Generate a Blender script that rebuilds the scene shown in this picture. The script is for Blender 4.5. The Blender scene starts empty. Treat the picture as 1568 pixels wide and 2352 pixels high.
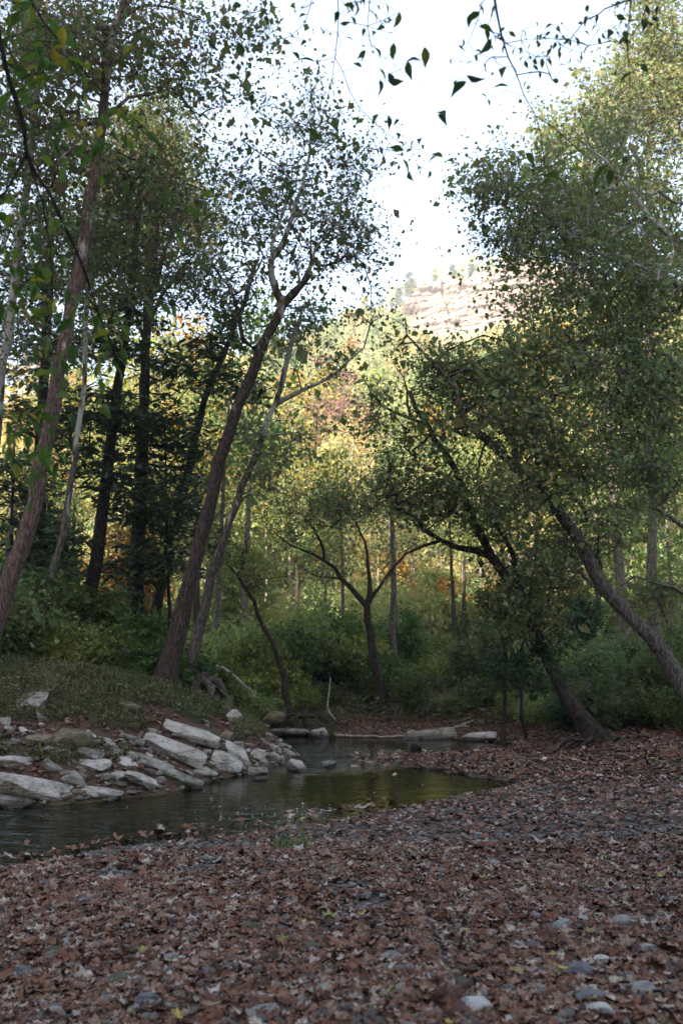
import bpy, math, random
import numpy as np
from mathutils import Vector
random.seed(7)
RNG = np.random.default_rng(11)
SC = bpy.context.scene
COL = SC.collection
# ---------------------------------------------------------------- camera model
FPX = 1959.0                      # focal length for a 1568x2352 picture
CX, CY, HOR = 784.0, 1176.0, 1500.0
CAM = np.array([0.0, 0.0, 1.65])
TH = math.atan((HOR - CY) / FPX)
FW = np.array([0, math.cos(TH), math.sin(TH)])
UP = np.array([0, -math.sin(TH), math.cos(TH)])
def ray(px, py):
    return np.array([px - CX, 0, 0]) * 1.0 + (CY - py) * UP + FPX * FW
def P(px, py, Y):
    d = ray(px, py)
    return CAM + d * (Y / d[1])
def G(px, py, z):
    d = ray(px, py)
    return CAM + d * ((z - CAM[2]) / d[2])
def path(pts, Y, dY=0.0):
    n = len(pts)
    return np.array([P(p[0], p[1], Y + dY * i / max(1, n - 1)) for i, p in enumerate(pts)])

# ---------------------------------------------------------------- numeric noise
def _h(ix, iy, iz, s):
    n = (ix.astype(np.int64) * 374761393 + iy.astype(np.int64) * 668265263 + iz.astype(np.int64) * 2147483647 + s * 974634777) & 0xffffffff
    n = ((n ^ (n >> 13)) * 1274126177) & 0xffffffff
    n = n ^ (n >> 16)
    return (n & 0xffff) / 65535.0
def vn(p, f=1.0, s=0):
    q = np.asarray(p, float) * f
    if q.shape[-1] == 2:
        q = np.concatenate([q, np.zeros(q.shape[:-1] + (1,))], -1)
    i = np.floor(q).astype(np.int64)
    t = q - i
    t = t * t * (3 - 2 * t)
    r = 0
    for dx in (0, 1):
        for dy in (0, 1):
            for dz in (0, 1):
                w = (t[..., 0] if dx else 1 - t[..., 0]) * (t[..., 1] if dy else 1 - t[..., 1]) * (t[..., 2] if dz else 1 - t[..., 2])
                r = r + w * _h(i[..., 0] + dx, i[..., 1] + dy, i[..., 2] + dz, s)
    return r * 2 - 1
def fbm(p, f=1.0, o=3, s=0):
    r, a = 0, 1.0
    for k in range(o):
        r = r + a * vn(p, f, s + k * 17)
        f *= 2.03; a *= 0.5
    return r
def sstep(a, b, x):
    t = np.clip((x - a) / (b - a), 0, 1)
    return t * t * (3 - 2 * t)

# ---------------------------------------------------------------- object helpers
def tag(o, label=None, cat=None, group=None, kind=None):
    if label: o['label'] = label
    if cat: o['category'] = cat
    if group: o['group'] = group
    if kind: o['kind'] = kind
    return o
def link(name, me, mat=None, parent=None):
    o = bpy.data.objects.new(name, me)
    COL.objects.link(o)
    if mat is not None and me is not None and not me.materials: me.materials.append(mat)
    if parent is not None: o.parent = parent
    return o
def empty(name, loc):
    o = bpy.data.objects.new(name, None); COL.objects.link(o)
    o.location = loc; o.empty_display_size = .2
    return o
def mesh(name, v, faces, smooth=False, attrs=None):
    """faces: list of index arrays (N,k); attrs: {name: (domain, values)}"""
    me = bpy.data.meshes.new(name)
    v = np.ascontiguousarray(v, np.float32)
    if not isinstance(faces, list): faces = [faces]
    faces = [np.asarray(f, np.int32) for f in faces if len(f)]
    me.vertices.add(len(v)); me.vertices.foreach_set('co', v.ravel())
    loops = np.concatenate([f.ravel() for f in faces])
    tot = np.concatenate([np.full(len(f), f.shape[1], np.int32) for f in faces])
    st = np.concatenate([[0], np.cumsum(tot)[:-1]]).astype(np.int32)
    me.loops.add(len(loops)); me.loops.foreach_set('vertex_index', loops)
    me.polygons.add(len(tot)); me.polygons.foreach_set('loop_start', st)
    try: me.polygons.foreach_set('loop_total', tot)
    except Exception: pass
    me.polygons.foreach_set('use_smooth', np.full(len(tot), smooth, bool))
    for k, (dom, val) in (attrs or {}).items():
        a = me.attributes.new(k, 'FLOAT', dom); a.data.foreach_set('value', np.asarray(val, np.float32))
    me.update(calc_edges=True); me.validate()
    return me
def batch(tv, tf, pos, R, tint=None):
    """copies of a small template (T,3)/(F,k) with N positions and N 3x3 matrices -> verts, faces, per-face tint"""
    N, T = len(pos), len(tv)
    v = np.einsum('nij,tj->nti', R, tv) + pos[:, None, :]
    f = (tf[None] + (np.arange(N) * T)[:, None, None]).reshape(-1, tf.shape[1])
    t = None if tint is None else np.repeat(tint, len(tf))
    return v.reshape(-1, 3), f, t
def rot(az, pitch, roll):
    """y axis of the template turned to azimuth az, raised by pitch, rolled about itself"""
    ca, sa, cp, sp, cr, sr = np.cos(az), np.sin(az), np.cos(pitch), np.sin(pitch), np.cos(roll), np.sin(roll)
    y = np.stack([ca * cp, sa * cp, sp], -1)
    x0 = np.stack([sa, -ca, 0 * sa], -1)
    z0 = np.cross(x0, y)
    x = x0 * cr[:, None] + z0 * sr[:, None]
    z = np.cross(x, y)
    return np.stack([x, y, z], -1)
LEAF = (np.array([[0, 0, 0], [.36, .42, .07], [.20, .78, .03], [0, 1, -.06], [-.20, .78, .03], [-.36, .42, .07]]), np.array([[0, 1, 2, 3], [0, 3, 4, 5]]))
LEAFQ = (np.array([[0, 0, 0], [.40, .45, .08], [0, 1, -.05], [-.40, .45, .08]]), np.array([[0, 1, 2, 3]]))
NEEDLE = (np.array([[0, 0, 0], [.16, .3, .02], [.1, .8, -.03], [0, 1, -.08], [-.1, .8, -.03], [-.16, .3, .02]]), np.array([[0, 1, 2, 3], [0, 3, 4, 5]]))

# ---------------------------------------------------------------- materials
def newmat(name):
    m = bpy.data.materials.new(name); m.use_nodes = True
    nt = m.node_tree; nt.nodes.clear()
    out = nt.nodes.new('ShaderNodeOutputMaterial')
    def N(t, **kw):
        n = nt.nodes.new('ShaderNode' + t)
        for k, v in kw.items():
            if k in n.inputs: n.inputs[k].default_value = v
            else: setattr(n, k, v)
        return n
    def L(a, b): nt.links.new(a, b)
    return m, nt, out, N, L
def ramp(N, cols, pos=None, interp='LINEAR'):
    r = N('ValToRGB'); cr = r.color_ramp; cr.interpolation = interp
    n = len(cols)
    pos = pos or [i / max(1, n - 1) for i in range(n)]
    while len(cr.elements) < n: cr.elements.new(0.5)
    for e, c, p in zip(cr.elements, cols, pos):
        e.position = p; e.color = (*c, 1)
    return r
def m_leaf(name, cols, trans=.44, rough=.55, spec=.25):
    m, nt, out, N, L = newmat(name)
    a = N('Attribute', attribute_name='tint')
    r = ramp(N, cols); L(a.outputs['Fac'], r.inputs['Fac'])
    p = N('BsdfPrincipled', Roughness=rough); p.inputs['Specular IOR Level'].default_value = spec
    L(r.outputs['Color'], p.inputs['Base Color'])
    t = N('BsdfTranslucent')
    g = N('Mix', data_type='RGBA', blend_type='MULTIPLY'); g.inputs[0].default_value = 1
    L(r.outputs['Color'], g.inputs[6]); g.inputs[7].default_value = (1.25, 1.2, .7, 1)
    L(g.outputs[2], t.inputs['Color'])
    mx = N('MixShader'); mx.inputs[0].default_value = trans
    L(p.outputs[0], mx.inputs[1]); L(t.outputs[0], mx.inputs[2]); L(mx.outputs[0], out.inputs['Surface'])
    return m
def m_bark(name, dark, light, pale=None, pale_amt=0.0, zlo=3, zhi=14, scale=1.0):
    m, nt, out, N, L = newmat(name)
    g = N('NewGeometry'); mp = N('Mapping'); mp.inputs['Scale'].default_value = (20 * scale, 20 * scale, 5 * scale)
    L(g.outputs['Position'], mp.inputs['Vector'])
    n = N('TexNoise', Scale=1.6, Detail=6.0, Roughness=.65); L(mp.outputs[0], n.inputs['Vector'])
    r = ramp(N, [tuple(c * .5 for c in dark), dark, light, tuple(min(1, c * 1.3) for c in light)], [.28, .42, .60, .78]); L(n.outputs['Fac'], r.inputs['Fac'])
    col = r.outputs['Color']
    if pale:
        n2 = N('TexNoise', Scale=1.7, Detail=4.0, Roughness=.6)
        mp2 = N('Mapping'); mp2.inputs['Scale'].default_value = (2.6, 2.6, .8); L(g.outputs['Position'], mp2.inputs['Vector'])
        L(mp2.outputs[0], n2.inputs['Vector'])
        sp = N('SeparateXYZ'); L(g.outputs['Position'], sp.inputs[0])
        mr = N('MapRange'); mr.inputs[1].default_value = zlo; mr.inputs[2].default_value = zhi
        mr.inputs[3].default_value = -.2; mr.inputs[4].default_value = pale_amt
        L(sp.outputs['Z'], mr.inputs[0])
        ad = N('Math', operation='ADD'); L(n2.outputs['Fac'], ad.inputs[0]); L(mr.outputs[0], ad.inputs[1])
        r2 = ramp(N, [(0, 0, 0), (1, 1, 1)], [.56, .64]); L(ad.outputs[0], r2.inputs['Fac'])
        mx = N('Mix', data_type='RGBA'); L(r2.outputs['Color'], mx.inputs[0]); L(col, mx.inputs[6]); mx.inputs[7].default_value = (*pale, 1)
        col = mx.outputs[2]
    p = N('BsdfPrincipled', Roughness=.9); p.inputs['Specular IOR Level'].default_value = .15
    L(col, p.inputs['Base Color'])
    b = N('Bump', Strength=.9, Distance=.06); L(n.outputs['Fac'], b.inputs['Height']); L(b.outputs[0], p.inputs['Normal'])
    L(p.outputs[0], out.inputs['Surface'])
    return m
def m_rock(name, base, dark, moss=None, mossamt=.5, sc=1.0, wet=0.0):
    m, nt, out, N, L = newmat(name)
    tc = N('TexCoord'); g = N('NewGeometry')
    n1 = N('TexNoise', Scale=3.2 * sc, Detail=8.0, Roughness=.7); L(g.outputs['Position'], n1.inputs['Vector'])
    n2 = N('TexNoise', Scale=14.0 * sc, Detail=6.0, Roughness=.75); L(g.outputs['Position'], n2.inputs['Vector'])
    mp = N('Mapping'); mp.inputs['Rotation'].default_value = (0, .35, 0); mp.inputs['Scale'].default_value = (2, 2, 16)
    L(g.outputs['Position'], mp.inputs['Vector'])
    n3 = N('TexNoise', Scale=1.2 * sc, Detail=5.0); L(mp.outputs[0], n3.inputs['Vector'])
    mid = tuple((a * .62 + b * .38) for a, b in zip(base, dark))
    r = ramp(N, [dark, mid, base, tuple(min(1, c * 1.18) for c in base)], [.34, .44, .55, .78]); L(n1.outputs['Fac'], r.inputs['Fac'])
    # lichen speckle and dark pits
    r2 = ramp(N, [(.22, .20, .17), (1, 1, 1)], [.33, .43]); L(n2.outputs['Fac'], r2.inputs['Fac'])
    mx = N('Mix', data_type='RGBA', blend_type='MULTIPLY'); mx.inputs[0].default_value = .85
    L(r.outputs['Color'], mx.inputs[6]); L(r2.outputs['Color'], mx.inputs[7])
    r3 = ramp(N, [(.5, .47, .42), (1, 1, 1)], [.34, .46]); L(n3.outputs['Fac'], r3.inputs['Fac'])
    mx2 = N('Mix', data_type='RGBA', blend_type='MULTIPLY'); mx2.inputs[0].default_value = .6
    L(mx.outputs[2], mx2.inputs[6]); L(r3.outputs['Color'], mx2.inputs[7])
    col = mx2.outputs[2]
    if moss:
        n4 = N('TexNoise', Scale=2.1 * sc, Detail=6.0, Roughness=.7); L(g.outputs['Position'], n4.inputs['Vector'])
        r4 = ramp(N, [(0, 0, 0), (1, 1, 1)], [.62 - mossamt * .25, .72 - mossamt * .25]); L(n4.outputs['Fac'], r4.inputs['Fac'])
        mx3 = N('Mix', data_type='RGBA'); L(r4.outputs['Color'], mx3.inputs[0]); L(col, mx3.inputs[6]); mx3.inputs[7].default_value = (*moss, 1)
        col = mx3.outputs[2]
    sz = N('SeparateXYZ'); L(g.outputs['Position'], sz.inputs[0])
    wm = N('MapRange'); wm.inputs[1].default_value = -.27; wm.inputs[2].default_value = -.17; wm.inputs[3].default_value = .34; wm.inputs[4].default_value = 1; L(sz.outputs['Z'], wm.inputs[0])
    mw = N('Mix', data_type='RGBA', blend_type='MULTIPLY'); mw.inputs[0].default_value = 1; L(col, mw.inputs[6]); L(wm.outputs[0], mw.inputs[7]); col = mw.outputs[2]     # stone soaked at the waterline
    p = N('BsdfPrincipled', Roughness=.85); p.inputs['Specular IOR Level'].default_value = .25
    L(col, p.inputs['Base Color'])
    ad = N('Math', operation='ADD'); L(n1.outputs['Fac'], ad.inputs[0])
    mu = N('Math', operation='MULTIPLY'); mu.inputs[1].default_value = .5; L(n2.outputs['Fac'], mu.inputs[0]); L(mu.outputs[0], ad.inputs[1])
    ad2 = N('Math', operation='ADD'); L(ad.outputs[0], ad2.inputs[0]); L(n3.outputs['Fac'], ad2.inputs[1])
    b = N('Bump', Strength=.6, Distance=.06); L(ad2.outputs[0], b.inputs['Height']); L(b.outputs[0], p.inputs['Normal'])
    L(p.outputs[0], out.inputs['Surface'])
    return m
def m_tint(name, cols, rough=.8, spec=.2, noise=.35, bump=.3, scale=40.0, interp='LINEAR'):
    m, nt, out, N, L = newmat(name)
    a = N('Attribute', attribute_name='tint'); r = ramp(N, cols, interp=interp); L(a.outputs['Fac'], r.inputs['Fac'])
    g = N('NewGeometry'); n = N('TexNoise', Scale=scale, Detail=4.0); L(g.outputs['Position'], n.inputs['Vector'])
    r2 = ramp(N, [(1 - noise,) * 3, (1 + noise,) * 3], [.3, .7]); L(n.outputs['Fac'], r2.inputs['Fac'])
    mx = N('Mix', data_type='RGBA', blend_type='MULTIPLY'); mx.inputs[0].default_value = 1
    L(r.outputs['Color'], mx.inputs[6]); L(r2.outputs['Color'], mx.inputs[7])
    p = N('BsdfPrincipled', Roughness=rough); p.inputs['Specular IOR Level'].default_value = spec
    L(mx.outputs[2], p.inputs['Base Color'])
    b = N('Bump', Strength=bump, Distance=.01); L(n.outputs['Fac'], b.inputs['Height']); L(b.outputs[0], p.inputs['Normal'])
    L(p.outputs[0], out.inputs['Surface'])
    return m
M = {}
G1, G2, G3 = (.050, .085, .026), (.075, .112, .034), (.11, .14, .045)
OL, BR = (.105, .095, .035), (.13, .075, .035)
YG, GO, OR, RD = (.21, .235, .06), (.40, .28, .06), (.32, .125, .03), (.26, .06, .035)
M['leaf_green'] = m_leaf('green_leaves', [G1, G2, G2, G3, (.15, .15, .04)])
M['leaf_syc'] = m_leaf('sycamore_leaves', [(.06, .10, .045), (.085, .13, .055), (.11, .15, .065), (.115, .125, .06), (.14, .10, .06), (.17, .125, .075)])
M['leaf_sycgreen'] = m_leaf('greener_sycamore_leaves', [(.085, .14, .06), (.11, .165, .072), (.13, .185, .08), (.155, .205, .09), (.15, .155, .075), (.21, .195, .09)])
M['leaf_hem'] = m_leaf('hemlock_needles', [(.030, .052, .026), (.045, .072, .034), (.06, .09, .04)], trans=.2)
M['leaf_willow'] = m_leaf('small_grey_green_leaves', [(.07, .10, .05), (.10, .135, .068), (.13, .155, .075), (.17, .17, .07)])
M['leaf_dog'] = m_leaf('dark_bluish_leaves', [(.022, .05, .026), (.03, .065, .032), (.05, .085, .035)])
M['leaf_yg'] = m_leaf('yellow_green_leaves', [G3, (.15, .18, .05), YG, (.28, .28, .075)])
M['h_yg'] = m_leaf('lit_colour_yellow_green_leaves', [(.24, .275, .13), (.33, .35, .17), (.42, .41, .21)], trans=.52)  # sunlight put into the colour: brighter than the plain yellow green set
M['h_green'] = m_leaf('lit_colour_green_leaves', [(.16, .215, .095), (.23, .285, .12), (.32, .37, .16)], trans=.52)  # light put into the colour, for the sunny slope and shaded shrubs alike
M['h_gold'] = m_leaf('lit_colour_golden_leaves', [(.36, .325, .15), (.45, .37, .18), (.48, .36, .18)], trans=.52)  # golden set raised in colour to carry the hillside sun
M['leaf_lime'] = m_leaf('fresh_green_leaves', [(.05, .10, .03), (.08, .14, .04), (.13, .19, .05)])
M['leaf_gold'] = m_leaf('golden_leaves', [(.16, .15, .04), YG, GO, (.38, .27, .06)])
M['leaf_or'] = m_leaf('orange_leaves', [(.24, .17, .05), GO, OR, (.40, .19, .06)])
M['leaf_rd'] = m_leaf('red_brown_leaves', [(.13, .09, .05), (.19, .10, .06), (.21, .085, .06), (.17, .11, .09)])
M['leaf_red'] = m_leaf('scarlet_leaves', [RD, (.34, .08, .05), OR])
M['leaf_near'] = m_leaf('overhanging_leaves', [(.028, .06, .024), (.04, .085, .022), (.06, .105, .022), (.075, .11, .022), (.13, .14, .025)], trans=.45)
M['leaf_bough'] = m_leaf('green_bough_leaves', [(.045, .10, .03), (.065, .13, .03), (.09, .16, .035), (.12, .18, .035), (.30, .25, .035)], trans=.5)
M['leaf_pine'] = m_leaf('pine_needles', [(.04, .06, .03), (.06, .085, .035), (.08, .10, .045)], trans=.15)
M['bark_hem'] = m_bark('dark_hemlock_bark', (.012, .010, .009), (.045, .036, .03))
M['bark_syc'] = m_bark('brown_sycamore_bark', (.022, .016, .013), (.085, .062, .05), pale=(.36, .34, .30), pale_amt=.16, zlo=4.5, zhi=11)
M['bark_white'] = m_bark('pale_sycamore_bark', (.045, .036, .03), (.15, .125, .105), pale=(.40, .38, .35), pale_amt=.30, zlo=1.5, zhi=9)
M['bark_pink'] = m_bark('flaking_pinkish_bark', (.055, .036, .030), (.17, .115, .095), pale=(.38, .33, .29), pale_amt=.07, zlo=-4, zhi=14)
M['bark_grey'] = m_bark('grey_forest_bark', (.06, .048, .04), (.19, .155, .125))
M['bark_limb'] = m_bark('pale_limb_bark', (.06, .055, .05), (.22, .20, .18), pale=(.42, .40, .37), pale_amt=.12, zlo=2, zhi=8)
M['bark_lit'] = m_bark('sunlit_forest_bark', (.12, .095, .075), (.33, .28, .22))  # lit copy of the forest bark, sunshine put into its colour
M['bark_brown'] = m_bark('dark_brown_bark', (.018, .014, .011), (.07, .054, .042))
M['bark_grb'] = m_bark('grey_brown_bark', (.035, .03, .026), (.13, .11, .095))
SKY, SUNE, EXPO, SKY_LIFT, HAZE = .078, 5.0, 2.65, .74, .0006
# ---------------------------------------------------------------- terrain
ZW = -0.30
near_px = [(-900, 2150), (-300, 2056), (0, 2006), (130, 1986), (230, 1960), (330, 1949), (450, 1936), (600, 1920), (750, 1896), (900, 1867), (1050, 1836), (1160, 1814), (1222, 1801),
           (1120, 1789), (1020, 1773), (950, 1762), (900, 1756), (860, 1750), (850, 1744), (880, 1740), (960, 1737), (1060, 1731), (1150, 1722), (1180, 1714)]
far_px = [(1180, 1708), (1120, 1702), (1000, 1697), (930, 1694), (860, 1692), (760, 1690), (680, 1688), (640, 1690), (618, 1697)]
left_px = [(632, 1710), (664, 1726), (690, 1740), (655, 1751), (610, 1768), (540, 1782), (470, 1797), (440, 1808), (380, 1824), (270, 1836), (180, 1846), (80, 1851), (0, 1849), (-300, 1866), (-900, 1930)]
def wl(l): return np.array([G(a, b, ZW)[:2] for a, b in l])
NEAR, FAR, LEFT = wl(near_px), wl(far_px), wl(left_px)
POLY = np.concatenate([NEAR, FAR, LEFT])
PSEUDO = np.array([G(a, b, 0.0)[:2] for a, b in [(1190, 1696), (1280, 1690), (1360, 1697), (1450, 1708), (1568, 1712), (1750, 1722), (2100, 1760)]])
FARALL = np.concatenate([PSEUDO[::-1], FAR])          # runs right to left
_fx = FARALL[::-1, 0]; _fy = FARALL[::-1, 1]
_o = np.argsort(_fx); _fx = _fx[_o]; _fy = _fy[_o]
def dist_line(p, line):
    best = np.full(p.shape[0], 1e9)
    for a, b in zip(line[:-1], line[1:]):
        ab = b - a; t = np.clip(((p - a) @ ab) / (ab @ ab + 1e-12), 0, 1)
        best = np.minimum(best, np.linalg.norm(p - (a + t[:, None] * ab), axis=1))
    return best
def inside(p, poly):
    c = np.zeros(len(p), bool); n = len(poly)
    for i in range(n):
        a, b = poly[i], poly[(i + 1) % n]
        cond = ((a[1] > p[:, 1]) != (b[1] > p[:, 1]))
        with np.errstate(divide='ignore', invalid='ignore'):
            xi = (b[0] - a[0]) * (p[:, 1] - a[1]) / (b[1] - a[1]) + a[0]
        c ^= cond & (p[:, 0] < xi)
    return c
HX = [(-400, 1000), (0, 930), (300, 885), (520, 815), (700, 742), (800, 705), (880, 672), (1000, 600), (1100, 570), (1250, 560), (1500, 600), (1900, 700)]
YC = 320.0
_hx = np.array([P(a, b, YC)[0] for a, b in HX]); _hz = np.array([P(a, b, YC)[2] for a, b in HX]) - 11.0
_hx = np.concatenate([[-700], _hx, [700]]); _hz = np.concatenate([[70], _hz, [90]])
CLX = np.array([P(a, 700, 290)[0] for a in (862, 905, 960, 1100, 1300, 1400)])
def cliff_w(x): return np.interp(x, CLX, [0, .5, 1, 1, .9, .3])
def hillz(x, y):
    p = np.stack([x, y], -1)
    zc = np.interp(x, _hx, _hz)
    t = np.clip((y - 52) / (YC - 52), 0, 1.12)
    prof = np.clip(t, 0, 1) ** 1.12
    z = 1.6 + (zc - 1.6) * prof
    # the rock step: ground in front of the cliff lies lower than the slope would be
    z = z - cliff_w(x) * 14 * sstep(200, 284, y) * (1 - sstep(296, 301, y))
    z = z + fbm(p, .02, 3, 5) * 4 * sstep(60, 140, y) + fbm(p, .1, 2, 9) * .5 * sstep(50, 70, y)
    return z
def ground(x, y):
    """height of the creek bed, its banks and the forest floor"""
    x = np.atleast_1d(np.asarray(x, float)); y = np.atleast_1d(np.asarray(y, float))
    p = np.stack([x, y], -1)
    dN, dF, dL = dist_line(p, NEAR), dist_line(p, FARALL), dist_line(p, LEFT)
    ins = inside(p, POLY)
    yF = np.interp(x, _fx, _fy)
    zN = ZW + .02 + .34 * (1 - np.exp(-dN / 4.0)) + .05 * fbm(p, .5, 2, 3) * sstep(0, 1.5, dN)
    baseF = np.interp(x, [FAR[0, 0], FAR[0, 0] + 1.2], [ZW, 0.0])
    up = (y > yF) | ((x < -1.3) & (y > 17))
    rr = 1.0 + .35 * vn(p, .25, 8)
    zF = baseF + np.where(up, .42 * sstep(0, 4.5, dF) + 1.30 * sstep(2.2, 10.5, dF * rr), 0)
    zL = ZW + 1.55 * (1 - np.exp(-dL / 2.4)) + .15 * np.minimum(dL, 24) + .10 * fbm(p, .9, 3, 21) * sstep(.2, 1.2, dL)
    lw = (x < -.9).astype(float)
    wN = 1 / (dN ** 6 + .002); wF = 1 / (dF ** 6 + .002); wL = 1 / (dL ** 6 + .002)
    # the gravel bar never borrows from the far bank in front of the shore line and vice versa
    wF = wF * np.where(up, 1, .15)
    wN = wN * np.where((y > yF) & (x > 0), .02, 1)
    wL = wL * np.where(x > 0.5, .02, 1)
    z = (wN * zN + wF * zF + wL * zL) / (wN + wF + wL)
    dm = np.minimum(np.minimum(dN, dF), dL)
    z = np.where(ins, ZW - .04 - np.minimum(.55, .22 * dm), z)
    # towards the hill
    z = z + sstep(30, 55, y) * (hillz(x, y) - z)
    z = z + .035 * fbm(p, 1.3, 2, 31) * np.where(ins, 0, sstep(.3, 2, dm))
    return z
def gz(x, y): return float(ground([x], [y])[0])
_Ys = np.concatenate([np.arange(3, 30, .05), np.arange(30, 60, .25)])
def hit(px, py, default=None):
    d = ray(px, py); q = CAM + np.outer(_Ys / d[1], d)
    below = q[:, 2] < np.maximum(ground(q[:, 0], q[:, 1]), ZW)
    i = np.argmax(below)
    return float(_Ys[i]) if below.any() else default

def grid(xs, ys, zf):
    X, Y = np.meshgrid(xs, ys); Z = zf(X.ravel(), Y.ravel())
    v = np.stack([X.ravel(), Y.ravel(), Z], -1); nx, ny = len(xs), len(ys)
    i = (np.arange(ny - 1)[:, None] * nx + np.arange(nx - 1)[None]).ravel()
    return v, np.stack([i, i + 1, i + nx + 1, i + nx], -1)
xs = np.concatenate([np.arange(-34, -12, .5), np.arange(-12, 12, .16), np.arange(12, 34.1, .5)])
ys = np.concatenate([np.arange(-8, 3, .5), np.arange(3, 30, .16), np.arange(30, 57, .6)])
gv, gf = grid(xs, ys, ground)
pp = gv[:, :2]
dN, dF, dL = dist_line(pp, NEAR), dist_line(pp, FARALL), dist_line(pp, LEFT)
soil = np.clip((dN - np.minimum(dL, dF)) / 1.6 + .5, 0, 1)
soil = np.where((pp[:, 1] > np.interp(pp[:, 0], _fx, _fy)) & (pp[:, 0] > -1), np.maximum(soil, sstep(0, 2, dF)), soil)
ins = inside(pp, POLY)
bed = np.where(ins, 1.0, 0.0)
me = mesh('ground', gv, gf, True, {'soil': ('POINT', soil), 'bed': ('POINT', bed)})
m, nt, out, N, L = newmat('creek_ground')
g = N('NewGeometry'); a = N('Attribute', attribute_name='soil'); ab = N('Attribute', attribute_name='bed')
v1 = N('TexVoronoi', Scale=9.0); L(g.outputs['Position'], v1.inputs['Vector'])
n1 = N('TexNoise', Scale=2.0, Detail=8.0, Roughness=.7); L(g.outputs['Position'], n1.inputs['Vector'])
n2 = N('TexNoise', Scale=26.0, Detail=5.0, Roughness=.7); L(g.outputs['Position'], n2.inputs['Vector'])
sv = N('SeparateColor'); L(v1.outputs['Color'], sv.inputs[0])
r1 = ramp(N, [(.05, .042, .04), (.09, .08, .075), (.14, .095, .075), (.10, .055, .042), (.16, .15, .14)]); L(sv.outputs[0], r1.inputs['Fac'])
r2 = ramp(N, [(.035, .026, .018), (.075, .052, .035), (.085, .045, .032), (.055, .06, .025)], [.3, .45, .58, .7]); L(n1.outputs['Fac'], r2.inputs['Fac'])
mx = N('Mix', data_type='RGBA'); L(a.outputs['Fac'], mx.inputs[0]); L(r1.outputs['Color'], mx.inputs[6]); L(r2.outputs['Color'], mx.inputs[7])
r3 = ramp(N, [(.045, .045, .022), (.09, .085, .04), (.14, .11, .055)], [.3, .5, .7]); L(n1.outputs['Fac'], r3.inputs['Fac'])
mx2 = N('Mix', data_type='RGBA'); L(ab.outputs['Fac'], mx2.inputs[0]); L(mx.outputs[2], mx2.inputs[6]); L(r3.outputs['Color'], mx2.inputs[7])
p = N('BsdfPrincipled', Roughness=.9); p.inputs['Specular IOR Level'].default_value = .15; L(mx2.outputs[2], p.inputs['Base Color'])
ad = N('Math', operation='ADD'); L(v1.outputs['Distance'], ad.inputs[0]); L(n2.outputs['Fac'], ad.inputs[1])
b = N('Bump', Strength=.7, Distance=.05); L(ad.outputs[0], b.inputs['Height']); L(b.outputs[0], p.inputs['Normal']); L(p.outputs[0], out.inputs['Surface'])
tag(link('ground', me, m), kind='structure')

# water sheet
wx = np.array([POLY[:, 0].min() - 2, POLY[:, 0].max() + .6]); wy = np.array([POLY[:, 1].min() - .6, POLY[:, 1].max() + .6])
wv = np.array([[wx[0], wy[0], ZW], [wx[1], wy[0], ZW], [wx[1], wy[1], ZW], [wx[0], wy[1], ZW]])
m, nt, out, N, L = newmat('creek_water')
g = N('NewGeometry'); mp = N('Mapping'); mp.inputs['Scale'].default_value = (1.0, 2.6, 1); L(g.outputs['Position'], mp.inputs['Vector'])
n1 = N('TexNoise', Scale=2.2, Detail=4.0, Roughness=.55); L(mp.outputs[0], n1.inputs['Vector'])
n2 = N('TexNoise', Scale=2.6, Detail=3.0, Roughness=.5, Distortion=.6); L(mp.outputs[0], n2.inputs['Vector'])
def bump_mask(cx, cy, rx, ry):
    mpp = N('Mapping'); mpp.inputs['Location'].default_value = (-cx / rx, -cy / ry, 0); mpp.inputs['Scale'].default_value = (1 / rx, 1 / ry, 0)
    L(g.outputs['Position'], mpp.inputs['Vector'])
    gr = N('TexGradient', gradient_type='SPHERICAL'); L(mpp.outputs[0], gr.inputs['Vector']); return gr.outputs['Fac']
c1 = G(180, 1895, ZW); c2 = G(735, 1738, ZW)
k1 = bump_mask(c1[0], c1[1], 3.4, 2.6); k2 = bump_mask(c2[0], c2[1], 2.0, 2.6)
mxm = N('Math', operation='MAXIMUM'); L(k1, mxm.inputs[0]); L(k2, mxm.inputs[1])
mr = N('MapRange'); mr.inputs[3].default_value = .015; mr.inputs[4].default_value = 1.3; mr.inputs[2].default_value = .7; L(mxm.outputs[0], mr.inputs[0])
mu = N('Math', operation='MULTIPLY'); L(n2.outputs['Fac'], mu.inputs[0]); L(mr.outputs[0], mu.inputs[1])
mu2 = N('Math', operation='MULTIPLY'); L(n1.outputs['Fac'], mu2.inputs[0]); mu2.inputs[1].default_value = .10
ad = N('Math', operation='ADD'); L(mu.outputs[0], ad.inputs[0]); L(mu2.outputs[0], ad.inputs[1])
b = N('Bump', Strength=.6, Distance=.22); L(ad.outputs[0], b.inputs['Height'])
gl = N('BsdfGlossy', Roughness=.025); gl.inputs['Color'].default_value = (1, 1, 1, 1); L(b.outputs[0], gl.inputs['Normal'])
tr = N('BsdfTransparent'); tr.inputs['Color'].default_value = (.46, .47, .26, 1)
fr = N('Fresnel', IOR=1.33); L(b.outputs[0], fr.inputs['Normal'])
ms = N('MixShader'); L(fr.outputs[0], ms.inputs[0]); L(tr.outputs[0], ms.inputs[1]); L(gl.outputs[0], ms.inputs[2]); L(ms.outputs[0], out.inputs['Surface'])
tag(link('water', mesh('water', wv, np.array([[0, 1, 2, 3]])), m), kind='structure')

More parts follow.
